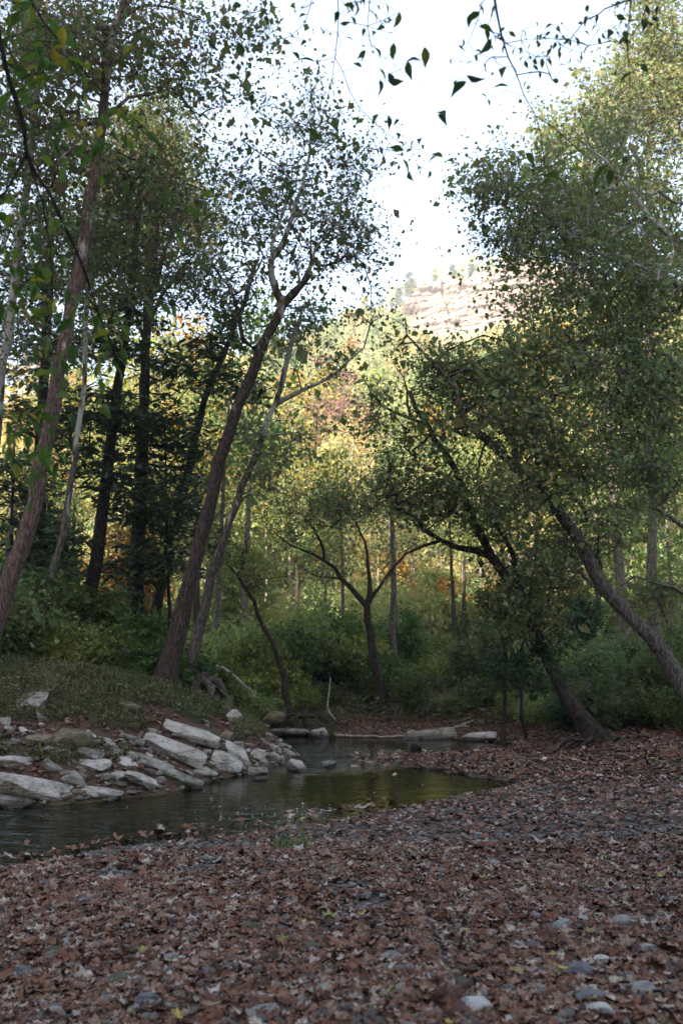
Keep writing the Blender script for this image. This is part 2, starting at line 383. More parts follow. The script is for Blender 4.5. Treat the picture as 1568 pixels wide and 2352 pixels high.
# hillside: forest floor rising to the crest
xs = np.concatenate([np.arange(-420, -120, 12), np.arange(-120, 130, 4.), np.arange(130, 440, 12)]); ys = np.concatenate([np.arange(46, 280, 5.), np.arange(280, 306, 1.3), np.arange(306, 440, 8.)])
hv, hf = grid(xs, ys, lambda x, y: hillz(x, y) - .35 * (1 - sstep(54, 66, y)))
m, nt, out, N, L = newmat('leaf_covered_slope')
g = N('NewGeometry'); n1 = N('TexNoise', Scale=.5, Detail=8.0, Roughness=.7); L(g.outputs['Position'], n1.inputs['Vector'])
r1 = ramp(N, [(.06, .05, .025), (.14, .12, .04), (.18, .12, .06), (.10, .11, .04)], [.3, .45, .58, .7]); L(n1.outputs['Fac'], r1.inputs['Fac'])
p = N('BsdfPrincipled', Roughness=.95); L(r1.outputs['Color'], p.inputs['Base Color']); b = N('Bump', Strength=.8, Distance=.5); L(n1.outputs['Fac'], b.inputs['Height']); L(b.outputs[0], p.inputs['Normal']); L(p.outputs[0], out.inputs['Surface'])
M['slope'] = m
tag(link('hillside', mesh('hillside', hv, hf, True), m), kind='structure')

# ---- sun and the valley side behind the viewer that keeps the creek in shade
SUN_EL = math.radians(25); SUN_AZ = np.array([-.45, -.893])       # horizontal direction towards the sun
TE = math.tan(SUN_EL)
RB, RZ = 125.0, 81.0
ridx = np.arange(-360, 361, 8.); rd = np.array([14, 30, 60, 90, 110, 120, 125, 132, 150, 200, 260.])
rp = np.array([0, .12, .42, .72, .90, .975, 1, .99, .95, .9, .85])
lat = np.array([.893, -.45])
RV = []
for d_, h_ in zip(rd, rp):
    q = SUN_AZ[None] * d_ + lat[None] * ridx[:, None]
    zz = -.2 + RZ * h_ + fbm(q, .03, 4, 71) * 2.2 * h_
    RV.append(np.column_stack([q, zz]))
RV = np.concatenate(RV); nx = len(ridx)
i = (np.arange(len(rd) - 1)[:, None] * nx + np.arange(nx - 1)[None]).ravel()
tag(link('hills', mesh('hills', RV, np.stack([i, i + 1, i + nx + 1, i + nx], -1), True), M['slope']), kind='structure')

# cliff of layered sandstone
xs = np.arange(CLX[0] - 2, CLX[-1] + 8, .55); zz = np.linspace(0, 1, 74)
X, T = np.meshgrid(xs, zz)
bot = hillz(xs, np.full_like(xs, 283.)) - 6; top = hillz(xs, np.full_like(xs, 303.)) + 1.0 + fbm(np.stack([xs, xs * 0], -1), .12, 3, 4) * 1.2
top = top - 12 * (1 - sstep(CLX[0] - 2, CLX[2] + 3, xs)) ** 1.3 + np.floor(2.2 * vn(np.stack([xs * .16, xs * 0], -1), 1, 14))
H = bot[None] + (top - bot)[None] * T
q3 = np.stack([X, X * 0, H], -1)
dip = H - .10 * X
dip = dip + 1.3 * vn(np.stack([X * .02, H * .33], -1), 1, 6)
layer = np.floor(dip / 2.6 + .5 * vn(np.stack([X * .05, dip * 0], -1), 1, 3))
lay_in = _h(layer.astype(int), layer.astype(int) * 0, layer.astype(int) * 0, 9)
blk = np.floor(X / 7.0 + 3 * lay_in)
bl = _h(blk.astype(int), layer.astype(int), layer.astype(int) * 0, 3)
dep = 293.5 - 1.5 - 7.5 * (1 - T) + lay_in * 2.3 + bl * 1.3 + fbm(q3, .25, 4, 55) * 1.0
frac = (dip / 2.6) % 1.0
dep = dep + .8 * (frac > .86)
cav = np.exp(-(((X - P(940, 700, 290)[0]) / 7.5) ** 2 + ((H - P(940, 712, 290)[2]) / 3.2) ** 2)); dep = dep + 8 * cav
crk = np.exp(-((X - P(1043, 700, 290)[0] + (H - 120) * .22 + 1.1 * vn(np.stack([H * .25, H * 0], -1), 1, 2)) / .5) ** 2) * sstep(116, 124, H); dep = dep + 2.4 * crk
cv = np.stack([X.ravel(), dep.ravel(), H.ravel()], -1); nx = len(xs)
i = (np.arange(len(zz) - 1)[:, None] * nx + np.arange(nx - 1)[None]).ravel()
cfv = np.concatenate([cv, np.stack([xs, np.full_like(xs, 308.), top - .5], -1)])
i2 = (len(zz) - 1) * nx + np.arange(nx - 1); i3 = len(zz) * nx + np.arange(nx - 1)
cf = np.concatenate([np.stack([i, i + 1, i + nx + 1, i + nx], -1), np.stack([i2, i2 + 1, i3 + 1, i3], -1)])
m, nt, out, N, L = newmat('sandstone')
g = N('NewGeometry'); mp = N('Mapping'); mp.inputs['Rotation'].default_value = (0, .1, 0); mp.inputs['Scale'].default_value = (.04, .1, .55); L(g.outputs['Position'], mp.inputs['Vector'])
n1 = N('TexNoise', Scale=1.5, Detail=8.0, Roughness=.68); L(mp.outputs[0], n1.inputs['Vector'])
n2 = N('TexNoise', Scale=.35, Detail=7.0, Roughness=.7); L(g.outputs['Position'], n2.inputs['Vector'])
r1 = ramp(N, [(.06, .036, .027), (.145, .095, .072), (.22, .16, .13), (.16, .10, .075), (.25, .205, .175)], [.28, .42, .52, .62, .75]); L(n1.outputs['Fac'], r1.inputs['Fac'])
r2 = ramp(N, [(.45, .38, .36), (1, 1, 1)], [.36, .52]); L(n2.outputs['Fac'], r2.inputs['Fac'])
mx = N('Mix', data_type='RGBA', blend_type='MULTIPLY'); mx.inputs[0].default_value = .8; L(r1.outputs['Color'], mx.inputs[6]); L(r2.outputs['Color'], mx.inputs[7])
p = N('BsdfPrincipled', Roughness=.95); L(mx.outputs[2], p.inputs['Base Color']); b = N('Bump', Strength=.8, Distance=.6); L(n1.outputs['Fac'], b.inputs['Height']); L(b.outputs[0], p.inputs['Normal']); L(p.outputs[0], out.inputs['Surface'])
tag(link('cliff', mesh('cliff', cfv, cf, False), m), 'pale layered sandstone cliff band near the top of the sunlit hill', kind='structure')
# ---------------------------------------------------------------- growing trees
def smooth_line(pts, step):
    pts = np.asarray(pts, float)
    if len(pts) < 3:
        q = pts
    else:
        e = np.concatenate([[2 * pts[0] - pts[1]], pts, [2 * pts[-1] - pts[-2]]])
        q = []
        for k in range(1, len(e) - 2):
            p0, p1, p2, p3 = e[k - 1:k + 3]
            for t in np.linspace(0, 1, 8, endpoint=False):
                q.append(.5 * ((2 * p1) + (-p0 + p2) * t + (2 * p0 - 5 * p1 + 4 * p2 - p3) * t * t + (-p0 + 3 * p1 - 3 * p2 + p3) * t ** 3))
        q.append(pts[-1]); q = np.array(q)
    s = np.concatenate([[0], np.cumsum(np.linalg.norm(np.diff(q[:, :3], axis=0), axis=1))])
    n = max(2, int(round(s[-1] / step)) + 1)
    t = np.linspace(0, s[-1], n)
    return np.stack([np.interp(t, s, q[:, k]) for k in range(q.shape[1])], -1)

class Tree:
    """a skeleton of nodes; limbs are drawn, twigs grow from it to target points"""
    def __init__(s, rng): s.p, s.par, s.r, s.rng, s.first, s.ext = [], [], [], rng, 0, set()
    def line(s, pts, r0, r1, step=.4, attach=True, wig=.0):
        q = smooth_line(pts, step); n = len(q)
        if wig: q[1:-1] += s.rng.normal(0, wig, (n - 2, 3))
        par = -1
        if s.p and attach:
            d = np.linalg.norm(np.array(s.p) - q[0], axis=1); par = int(np.argmin(d))
            if d[par] < .6: q = q[1:]; n -= 1
        for k in range(n):
            s.p.append(q[k]); s.par.append(par); s.r.append(r0 + (r1 - r0) * (k / max(1, n - 1)) ** .8); par = len(s.p) - 1
        return par
    def grow(s, targets, skip=0, step=.45, wig=.10, arch=.12, down=.4, lag=.35):
        """every target gets a twig from the best node; nearer targets first so later ones branch off their twigs"""
        base = np.array(s.p)
        T = np.asarray(targets)
        if len(T) == 0: return
        d0 = np.min(np.linalg.norm(T[:, None] - base[None, skip:], axis=2), axis=1)
        cap = len(s.p) + len(T) * 40
        buf = np.zeros((cap, 3)); buf[:len(base)] = base; n = len(base)
        gen = np.zeros(cap); s.tips = getattr(s, 'tips', [])
        for k in np.argsort(d0):
            t = T[k]; v = t - buf[skip:n]; d = np.linalg.norm(v, axis=1) + 1e-6
            cost = d * (1 + down * np.clip(-v[:, 2] / d, 0, 1)) + lag * gen[skip:n] * .15
            j = skip + int(np.argmin(cost)); a = buf[j]; L_ = np.linalg.norm(t - a)
            m_ = max(1, int(L_ / step)); prev = j
            side = s.rng.normal(0, 1, 3) * L_ * .10; side[2] = abs(side[2]) * .6 + arch * L_ * .6
            for q in range(1, m_ + 1):
                u = q / m_
                pt = a + (t - a) * u + side * math.sin(math.pi * u) + (s.rng.normal(0, wig * step, 3) if q < m_ else 0)
                buf[n] = pt; gen[n] = gen[j] + 1 if q == 1 else gen[n - 1]
                s.p.append(pt); s.par.append(prev); s.r.append(0.0); prev = n; n += 1
            s.tips.append(prev)
    def twiglets(s, n, reach, flat=.75):
        """short side twigs round every tip; returns the points that carry leaves"""
        out = []
        for t in list(s.tips):
            a = s.p[t]; b = s.p[s.par[t]]; d = a - b; L_ = np.linalg.norm(d) + 1e-6; d = d / L_
            for k in range(n):
                o = s.rng.normal(0, 1, 3); o[2] *= flat; o = o / np.linalg.norm(o) * reach * s.rng.uniform(.5, 1.45) + d * reach * .35
                u = s.rng.uniform(0, 1); st = a * u + b * (1 - u) if k else a
                src = t if u > .5 or k == 0 else s.par[t]
                m1 = s.p[src] + o * .5 + s.rng.normal(0, .03, 3); e = s.p[src] + o
                s.p.append(m1); s.par.append(src); s.r.append(0.0); s.p.append(e); s.par.append(len(s.p) - 2); s.r.append(0.0)
                out.append(e); out.append(m1 * .5 + e * .5)
        return np.array(out)
    def radii(s, tip=.005, ex=2.25):
        n = len(s.p); acc = np.zeros(n); r = np.zeros(n); given = np.array(s.r)
        for k in range(n - 1, -1, -1):
            w = max(acc[k], tip ** ex)
            r[k] = w ** (1 / ex)
            if s.par[k] >= 0: acc[s.par[k]] += w
        # the drawn limbs keep at least their drawn radius, twigs never exceed their parent
        r = np.where(given > 0, given, r)
        for k in range(n):
            if s.par[k] >= 0 and given[k] == 0: r[k] = min(r[k], r[s.par[k]] * .92)
        s.rad = r; return r
    def tubes(s, minr=0.0, thin=3, flare=0.0, zbase=None):
        p = np.array(s.p); r = s.rad; par = s.par; n = len(p)
        kids = [[] for _ in range(n)]
        for k in range(n):
            if par[k] >= 0: kids[par[k]].append(k)
        chains, stack = [], [([], k) for k in range(n) if par[k] < 0]
        while stack:
            ch, k = stack.pop()
            ch = list(ch)
            while True:
                ch.append(k)
                if not kids[k]: break
                nx_ = max(kids[k], key=lambda q: r[q])
                for q in kids[k]:
                    if q != nx_: stack.append(([k], q))
                k = nx_
            chains.append(ch)
        V, F4, F3, off = [], [], [], 0
        for ch in chains:
            q = p[ch]; rr = r[ch].copy()
            if len(ch) < 2: continue
            if par[ch[0]] >= 0 or len(chains) > 1 and ch[0] != 0: rr[0] = min(rr[0], rr[1] * 1.15)
            if rr[1:].max() < minr: continue
            sd = 10 if rr[1] > .12 else 7 if rr[1] > .05 else 5 if rr[1] > .018 else thin
            tg = np.gradient(q, axis=0); tg /= np.linalg.norm(tg, axis=1)[:, None] + 1e-9
            ref = np.array([1., 0, 0]) if abs(tg[:, 0].mean()) < .7 else np.array([0, 1., 0])
            a = np.cross(tg, ref); a /= np.linalg.norm(a, axis=1)[:, None] + 1e-9; b = np.cross(tg, a)
            an = np.arange(sd) * 2 * math.pi / sd
            rad = np.repeat(rr[:, None], sd, 1)
            if rr[0] > .05:
                rad = rad * (1 + .10 * np.sin(an[None] * 3 + q[:, 2:3] * .9) + .07 * s.rng.normal(0, 1, rad.shape))
                if flare and ch[0] == 0:
                    hgt = np.clip(q[:, 2] - q[0, 2], 0, 9)
                    rad = rad * (1 + (flare * np.exp(-hgt / .35))[:, None] * (1 + .5 * np.sin(an * 4 + 1.3)[None]))
            ring = q[:, None] + rad[..., None] * (np.cos(an)[None, :, None] * a[:, None] + np.sin(an)[None, :, None] * b[:, None])
            V.append(ring.reshape(-1, 3)); m_ = len(ch)
            i0 = np.arange(m_ - 1)[:, None] * sd; k0 = np.arange(sd)[None]; k1 = (k0 + 1) % sd
            F4.append((np.stack([i0 + k0, i0 + k1, i0 + sd + k1, i0 + sd + k0], -1).reshape(-1, 4)) + off)
            V.append(q[-1:] + tg[-1:] * rr[-1]); tipi = off + m_ * sd
            e0 = off + (m_ - 1) * sd + np.arange(sd); F3.append(np.stack([e0, off + (m_ - 1) * sd + (np.arange(sd) + 1) % sd, np.full(sd, tipi)], -1))
            off += m_ * sd + 1
        return np.concatenate(V), [np.concatenate(F4), np.concatenate(F3)]

def blobs(rng, specs, clump=.0):
    """specs: (px, py, rx, ry, Y, depth radius m, count) ellipsoids given in the picture at distance Y"""
    out = []
    for bx, by, rx, ry, Y, rd_, n in specs:
        u = rng.normal(0, 1, (n, 3)); u /= np.linalg.norm(u, axis=1)[:, None]; u *= (1 + .45 * fbm(u * .9 + rng.random(3) * 40, 1.6, 2, 5))[:, None]; u *= (rng.random(n) ** .5 * 1.08)[:, None]
        for a in u:
            Yq = Y + a[1] * rd_
            out.append(P(bx + a[0] * rx, by - a[2] * ry, Yq))
    return np.array(out) if out else np.zeros((0, 3))
def leaves(rng, tips, n, spread, size, tmpl=LEAFQ, flat=.75, pitch=(-.6, .5), tintpow=1.0, sizevar=.45, tint_noise=.25, tint_f=.35, tshift=0.0):
    tips = np.asarray(tips); cnt = np.maximum(2, rng.poisson(n * np.exp(rng.normal(-.12, .5, len(tips))))).astype(int); c = np.repeat(tips, cnt, axis=0); N_ = len(c)
    if spread is not None: spread = np.repeat(spread * rng.uniform(.55, 1.15, len(tips)), cnt)[:, None]
    if spread is not None:
        o = rng.normal(0, 1, (N_, 3)) * spread; o[:, 2] *= flat; c = c + o
    R = rot(rng.random(N_) * 2 * math.pi, rng.normal(pitch[0], pitch[1], N_), rng.normal(0, .6, N_))
    sc = size * np.exp(rng.normal(0, sizevar, N_))
    t = np.clip(rng.random(N_) ** tintpow + tint_noise * fbm(c, tint_f, 2, 7) + tshift, 0, 1)
    return batch(tmpl[0], tmpl[1], c, R * sc[:, None, None], t)
def build_tree(name, T, bark, leafsets, label, cat='tree', group=None, flare=0.0, minr=0.0, tip=.005, loc=None):
    """T: grown skeleton; leafsets: list of (verts, faces, tint, material, part name)"""
    T.radii(tip)
    v, f = T.tubes(minr=minr, flare=flare)
    base = T.p[0] if loc is None else loc
    root = empty(name, tuple(base)); tag(root, label, cat, group)
    link('trunk', mesh('trunk', v - base, f, True), bark, root)
    for lv, lf, lt, mt, pn in leafsets:
        link(pn, mesh(pn, lv - base, lf, False, {'tint': ('FACE', lt)}), mt, root)
    return root
def trunk_pts(px, Y, dY=0.0, sink=.25):
    q = path(px, Y, dY); z0 = gz(q[0, 0], q[0, 1])
    if q[0, 2] > z0 - .05:
        # carry the stem on down to the soil along its own slope
        d = q[1] - q[0]; d = d / max(d[2], .2); g0 = q[0] - d * .8 * (q[0, 2] - z0 + sink); g0[2] = gz(g0[0], g0[1]) - sink
        q = np.concatenate([[g0], q])
    else:
        q[0, 2] = z0 - sink
    return q
def big_tree(name, label, Y, px, r0, r1, bark, crown=(), leaf='leaf_syc', limbs=(), dY=0., nleaf=16, spread=.45, size=.105, tmpl=LEAFQ, seed=1,
             skip=None, flare=.8, group=None, tip=.0042, pitch=(-.6, .5), wig=.02, down=.4, extra=(), flat=.75, tshift=0., lag=.35, step=.45, arch=.12, cat='tree', minr=0.0, twig=4, dens=.84, gap=-.12):
    rng = np.random.default_rng(seed); T = Tree(rng)
    T.line(trunk_pts(px, Y, dY), r0, r1, .4, wig=wig)
    for lm in limbs:
        lpx, la, lb = lm[0], lm[1], lm[2]; Y2 = lm[3] if len(lm) > 3 else None
        q = path(lpx, Y, 0)
        # the limb starts at the depth of the stem it leaves
        d = np.linalg.norm(np.array(T.p)[:, [0, 2]] - q[0, [0, 2]], axis=1); j = int(np.argmin(d)); y0 = T.p[j][1]
        q = np.array([P(a[0], a[1], y0 + (0 if Y2 is None else (Y2 - y0) * k / (len(lpx) - 1))) for k, a in enumerate(lpx)])
        q[0] = T.p[j]
        T.line(q, la, lb, .35, wig=.02)
    nsk = len(T.p)
    tg = blobs(rng, crown)
    if len(tg): tg = tg[fbm(tg * [1, 1, 1.35], .62, 2, seed) + rng.normal(0, .12, len(tg)) > gap]
    sk = 0 if skip is None else int(nsk * skip) if skip < 1 else int(skip)
    sets = []
    if len(tg):
        T.grow(tg, skip=sk, down=down, lag=lag, step=step, arch=arch)
        sub_ = T.twiglets(twig, spread * 1.05, flat)
        lv = leaves(rng, sub_, max(2, int(round(nleaf * dens / twig))), spread * .46, size * .72, tmpl, pitch=pitch, flat=flat, tshift=tshift)
        sets.append((*lv, M[leaf], 'crown'))
    for s_ in extra: sets.append(s_(rng, T))
    return build_tree(name, T, M[bark], sets, label, cat, group, flare, tip=tip, minr=minr)
# ---------------------------------------------------------------- the trees along the creek
GL = 'trees on the rocky bank'
GR = 'trees leaning over the creek'
big_tree('sycamore_tree', 'tall flaking pinkish grey trunk sweeping up over the rocky bank, patchy at its foot', 15,
    [(-12, 1450), (40, 1290), (75, 1180), (105, 1020), (130, 880), (160, 740), (185, 620), (205, 480), (225, 380), (243, 200), (255, 90), (295, 0), (335, -130)], .165, .07, 'bark_pink',
    crown=[(200, 60, 230, 130, 15.5, 2.2, 210), (90, 330, 150, 190, 16, 2, 190), (420, 190, 130, 110, 15.5, 1.5, 60), (330, 420, 150, 120, 16, 1.8, 80), (560, 60, 110, 80, 15, 1, 26), (250, 620, 140, 120, 16.5, 1.5, 60)],
    limbs=[([(222, 362), (262, 350), (310, 362), (360, 392), (420, 450)], .035, .012), ([(235, 285), (290, 225), (350, 218), (410, 212), (470, 300), (530, 330)], .04, .010), ([(268, 60), (320, 15), (400, 20), (470, 50)], .035, .01)],
    leaf='leaf_syc', nleaf=18, spread=.46, size=.10, gap=-.45, seed=2, skip=.45, group=GL)
big_tree('birch_tree', 'thin pale straight trunk standing just inside the pinkish leaning trunk', 17.5,
    [(92, 1430), (125, 1300), (150, 1190), (172, 1060), (188, 950), (198, 800), (205, 660), (214, 520), (230, 420)], .085, .035, 'bark_white',
    crown=[(215, 640, 100, 130, 17.5, 1.4, 50), (240, 480, 110, 90, 17.5, 1.4, 45), (170, 820, 90, 90, 17.5, 1.2, 26)], leaf='leaf_sycgreen', nleaf=14, size=.09, seed=3, skip=.5, group=GL)
big_tree('birch_tree', 'pale upright trunk at the left margin, half hidden by overhanging leaves', 17,
    [(-45, 1420), (-25, 1150), (0, 900), (22, 740), (44, 560), (66, 400), (82, 250), (96, 120), (110, -40)], .125, .06, 'bark_white',
    crown=[(60, 120, 140, 160, 17, 1.8, 140), (20, 520, 110, 160, 17.5, 1.6, 70), (-20, 330, 100, 150, 17, 1.5, 50), (10, 780, 80, 100, 17, 1.2, 40)], leaf='leaf_syc', nleaf=15, size=.095, seed=4, skip=.4, group=GL)
HEM = dict(leaf='leaf_hem', tmpl=NEEDLE, size=.20, nleaf=40, spread=.46, flat=.16, pitch=(-.22, .22), down=.9, bark='bark_hem', tip=.0045, wig=.015, arch=-.05, gap=-.3, dens=.42)
def hemlock(label, Y, px, r0, r1, crown, seed, skip=.1, **kw):
    d = dict(HEM); d.update(kw)
    return big_tree('hemlock_tree', label, Y, px, r0, r1, crown=crown, seed=seed, skip=skip, group='dark hemlocks on the left bank', **d)
hemlock('blackest straight hemlock trunk with bare lower stubs, bright orange leaves showing beside its foot', 20,
    [(204, 1425), (215, 1330), (233, 1200), (250, 1060), (266, 930), (283, 800), (300, 690), (312, 560), (322, 430)], .19, .07,
    [(170, 1060, 110, 60, 20, 1.5, 26), (320, 1110, 120, 80, 20, 1.8, 44), (180, 930, 120, 60, 20, 1.6, 34), (330, 960, 110, 60, 20, 1.6, 34), (260, 800, 150, 70, 20, 1.7, 46), (300, 660, 120, 80, 20, 1.6, 40), (300, 520, 100, 90, 20, 1.4, 40)], 5, skip=.2)
hemlock('upright dark hemlock trunk forking into a fan of branches against the sky', 22,
    [(318, 1425), (320, 1300), (325, 1150), (330, 1000), (335, 850), (343, 720), (352, 600), (356, 480), (350, 340)], .18, .07,
    [(330, 1180, 120, 70, 22, 1.8, 50), (400, 1060, 110, 80, 22, 1.7, 50), (300, 960, 120, 50, 22, 1.7, 36), (420, 860, 100, 50, 22, 1.5, 34)], 6, skip=.25,
    limbs=[([(341, 745), (372, 680), (410, 625), (450, 580)], .06, .018), ([(338, 790), (305, 700), (275, 640), (255, 590)], .06, .018), ([(345, 700), (385, 560), (400, 470)], .045, .015)])
big_tree('oak_tree', 'tall round bluish grey crown rising highest behind the pinkish trunk', 24,
    [(300, 1430), (312, 1250), (325, 1000), (335, 800), (340, 600), (345, 440), (350, 300)], .17, .08, 'bark_brown',
    crown=[(460, 640, 80, 90, 24, 1.8, 70), (500, 520, 60, 90, 24, 1.6, 50), (110, 620, 130, 120, 24, 2, 100), (180, 760, 150, 80, 24, 2, 70), (365, 320, 110, 150, 24, 2.4, 280), (290, 420, 150, 150, 24, 2.6, 260), (420, 480, 90, 130, 24, 2, 170), (220, 560, 150, 130, 24, 2, 150), (350, 620, 130, 90, 24, 2, 80), (180, 300, 110, 130, 24, 2, 110)], leaf='leaf_syc', nleaf=20, size=.10, spread=.46, gap=-.4, seed=7, skip=.55, group=GL)
hemlock('dark trunk leaning gently towards the creek behind the big leaning sycamore', 23,
    [(352, 1440), (378, 1320), (400, 1230), (428, 1100), (460, 950), (490, 870), (523, 790), (558, 700), (588, 600)], .17, .06,
    [(420, 1160, 80, 70, 23, 1.5, 30), (470, 1010, 90, 60, 23, 1.5, 30), (540, 900, 70, 40, 23, 1.3, 18), (500, 680, 90, 70, 23, 1.6, 46), (470, 790, 70, 50, 23, 1.4, 22)], 8, skip=.2)
hemlock('broad shadowy hemlock with a thick trunk at the back of the left wood', 23,
    [(76, 1430), (86, 1250), (96, 1000), (106, 820), (112, 650), (118, 480)], .21, .10,
    [(60, 1180, 110, 90, 23, 2, 60), (130, 1010, 120, 70, 23, 2, 50), (40, 960, 100, 60, 23, 1.8, 40), (110, 800, 150, 80, 23, 2, 60), (60, 650, 140, 90, 23, 2, 60), (150, 520, 110, 80, 23, 2, 44), (150, 1280, 90, 50, 23, 1.6, 30)], 9, skip=.1)
hemlock('young feathery hemlock filling the gap left of the leaning sycamore', 21,
    [(392, 1440), (388, 1330), (384, 1200), (380, 1080), (378, 960)], .06, .02,
    [(380, 1270, 70, 70, 21, 1.2, 34), (385, 1150, 75, 70, 21, 1.2, 40), (372, 1030, 80, 60, 21, 1.2, 36), (300, 1300, 60, 50, 21, 1.2, 22), (450, 1230, 50, 60, 21, 1, 16)], 10, skip=.1)
hemlock('young hemlock with drooping sprays at the far left behind the patchy trunk', 19,
    [(20, 1430), (26, 1300), (30, 1150), (34, 1000)], .06, .02,
    [(30, 1310, 60, 60, 19, 1.2, 26), (40, 1190, 70, 60, 19, 1.2, 26), (100, 1250, 60, 40, 19, 1.1, 20), (0, 1080, 70, 50, 19, 1.1, 20)], 12, skip=.1)
# main leaning sycamore and its pale neighbour
big_tree('sycamore_tree', 'big dark brown trunk leaning right and forking high above the creek', 17,
    [(384, 1545), (404, 1460), (428, 1370), (455, 1260), (478, 1170), (505, 1050), (535, 960), (568, 880), (600, 800), (625, 745), (650, 700)], .18, .095, 'bark_syc',
    crown=[(690, 450, 140, 170, 17.5, 2.2, 105), (585, 520, 110, 150, 17.5, 2, 80), (780, 520, 70, 110, 17, 1.2, 46), (740, 320, 80, 80, 17, 1.2, 40), (640, 290, 80, 90, 17, 1.2, 24), (715, 215, 50, 60, 17, .9, 14), (830, 540, 60, 70, 17, .9, 22), (860, 330, 40, 50, 17, .7, 8), (740, 640, 90, 60, 17.5, 1.2, 40),
           (560, 690, 70, 70, 17.5, 1.2, 36), (820, 400, 60, 60, 17, .8, 16), (520, 380, 70, 80, 17.5, 1.2, 34), (840, 640, 50, 50, 17, .8, 12)],
    limbs=[([(650, 700), (682, 665), (706, 640)], .085, .05), ([(648, 700), (630, 655), (622, 610), (650, 550), (680, 480), (700, 400), (712, 330), (722, 260)], .08, .018),
           ([(622, 640), (624, 600), (632, 540), (660, 460), (672, 380)], .05, .018), ([(610, 780), (575, 805), (555, 770), (548, 720), (525, 660), (490, 610), (465, 570)], .055, .016), ([(700, 645), (715, 590), (750, 540), (790, 500)], .04, .012)],
    leaf='leaf_syc', nleaf=9, spread=.48, size=.095, seed=13, gap=-.2, skip=.72, flare=.7, group=GR, tip=.0042)
big_tree('sycamore_tree', 'slimmer pale trunk on exposed roots with one long side limb', 18,
    [(440, 1540), (458, 1440), (480, 1360), (505, 1270), (535, 1180), (562, 1100), (585, 1050), (606, 990), (628, 930), (640, 905), (655, 850), (672, 790), (690, 735)], .125, .05, 'bark_white',
    crown=[(720, 810, 110, 90, 18, 1.4, 74), (820, 790, 80, 70, 18, 1, 40), (690, 1000, 90, 60, 18, 1.2, 36), (570, 960, 60, 70, 18, 1, 24), (700, 720, 70, 60, 18, 1.2, 40), (860, 740, 70, 50, 18, .9, 26), (600, 1090, 70, 50, 18, 1, 20), (480, 1260, 50, 60, 18, 1, 14)],
    limbs=[([(636, 925), (690, 898), (760, 862), (805, 825), (835, 800)], .055, .02), ([(600, 1010), (670, 990), (720, 1010), (780, 1060)], .022, .006), ([(545, 1150), (600, 1120), (660, 1140), (720, 1190)], .02, .006)],
    leaf='leaf_sycgreen', nleaf=14, spread=.42, size=.095, seed=14, skip=.35, flare=1.6, group=GR, tip=.0042)
big_tree('maple_tree', 'small dark trunk bending left over the far bank with amber tinted leaves', 22,
    [(652, 1570), (634, 1500), (604, 1435), (575, 1365), (548, 1325), (520, 1292)], .095, .035, 'bark_brown',
    crown=[(520, 1290, 70, 70, 22, 1.4, 50), (590, 1330, 60, 60, 22, 1.2, 30), (560, 1420, 60, 50, 22, 1.2, 26)], leaf='leaf_yg', nleaf=14, size=.09, seed=15, skip=.3, group=GR)
# forked tree in the middle of the far bank
big_tree('willow_tree', 'forked tree on the far bank with long crooked limbs and fine grey green leaves', 24.5,
    [(878, 1622), (866, 1560), (857, 1500), (851, 1450), (843, 1392)], .15, .10, 'bark_brown',
    crown=[(690, 1205, 100, 60, 24.5, 1.6, 60), (775, 1165, 90, 60, 24.5, 1.6, 60), (850, 1190, 60, 70, 24.5, 1.4, 50), (920, 1245, 60, 50, 24.5, 1.4, 40), (640, 1255, 50, 30, 24.5, 1, 20), (760, 1270, 50, 30, 24.5, 1, 16), (945, 1310, 40, 40, 24.5, 1, 16), (720, 1120, 50, 40, 24.5, 1, 20), (880, 1120, 40, 40, 24.5, 1, 16)],
    limbs=[([(843, 1392), (815, 1362), (790, 1332), (765, 1302), (738, 1285), (700, 1266), (655, 1247), (622, 1215)], .085, .016), ([(740, 1285), (737, 1245), (715, 1205), (690, 1180)], .055, .015),
           ([(843, 1395), (846, 1330), (842, 1270), (826, 1215), (800, 1170)], .075, .018), ([(848, 1385), (875, 1340), (905, 1300), (935, 1262)], .06, .016), ([(790, 1330), (720, 1320), (690, 1300)], .03, .01)],
    leaf='leaf_willow', nleaf=26, spread=.40, size=.075, seed=16, skip=.5, group=GR)
big_tree('poplar_tree', 'slim straight grey trunk rising just behind the forked tree', 27,
    [(906, 1566), (904, 1480), (903, 1380), (902, 1280), (900, 1190), (895, 1080)], .11, .06, 'bark_grey',
    crown=[(900, 1090, 80, 90, 27, 1.8, 60), (930, 1160, 70, 50, 27, 1.5, 30)], leaf='leaf_yg', nleaf=14, size=.11, seed=17, skip=.7, group=GR)
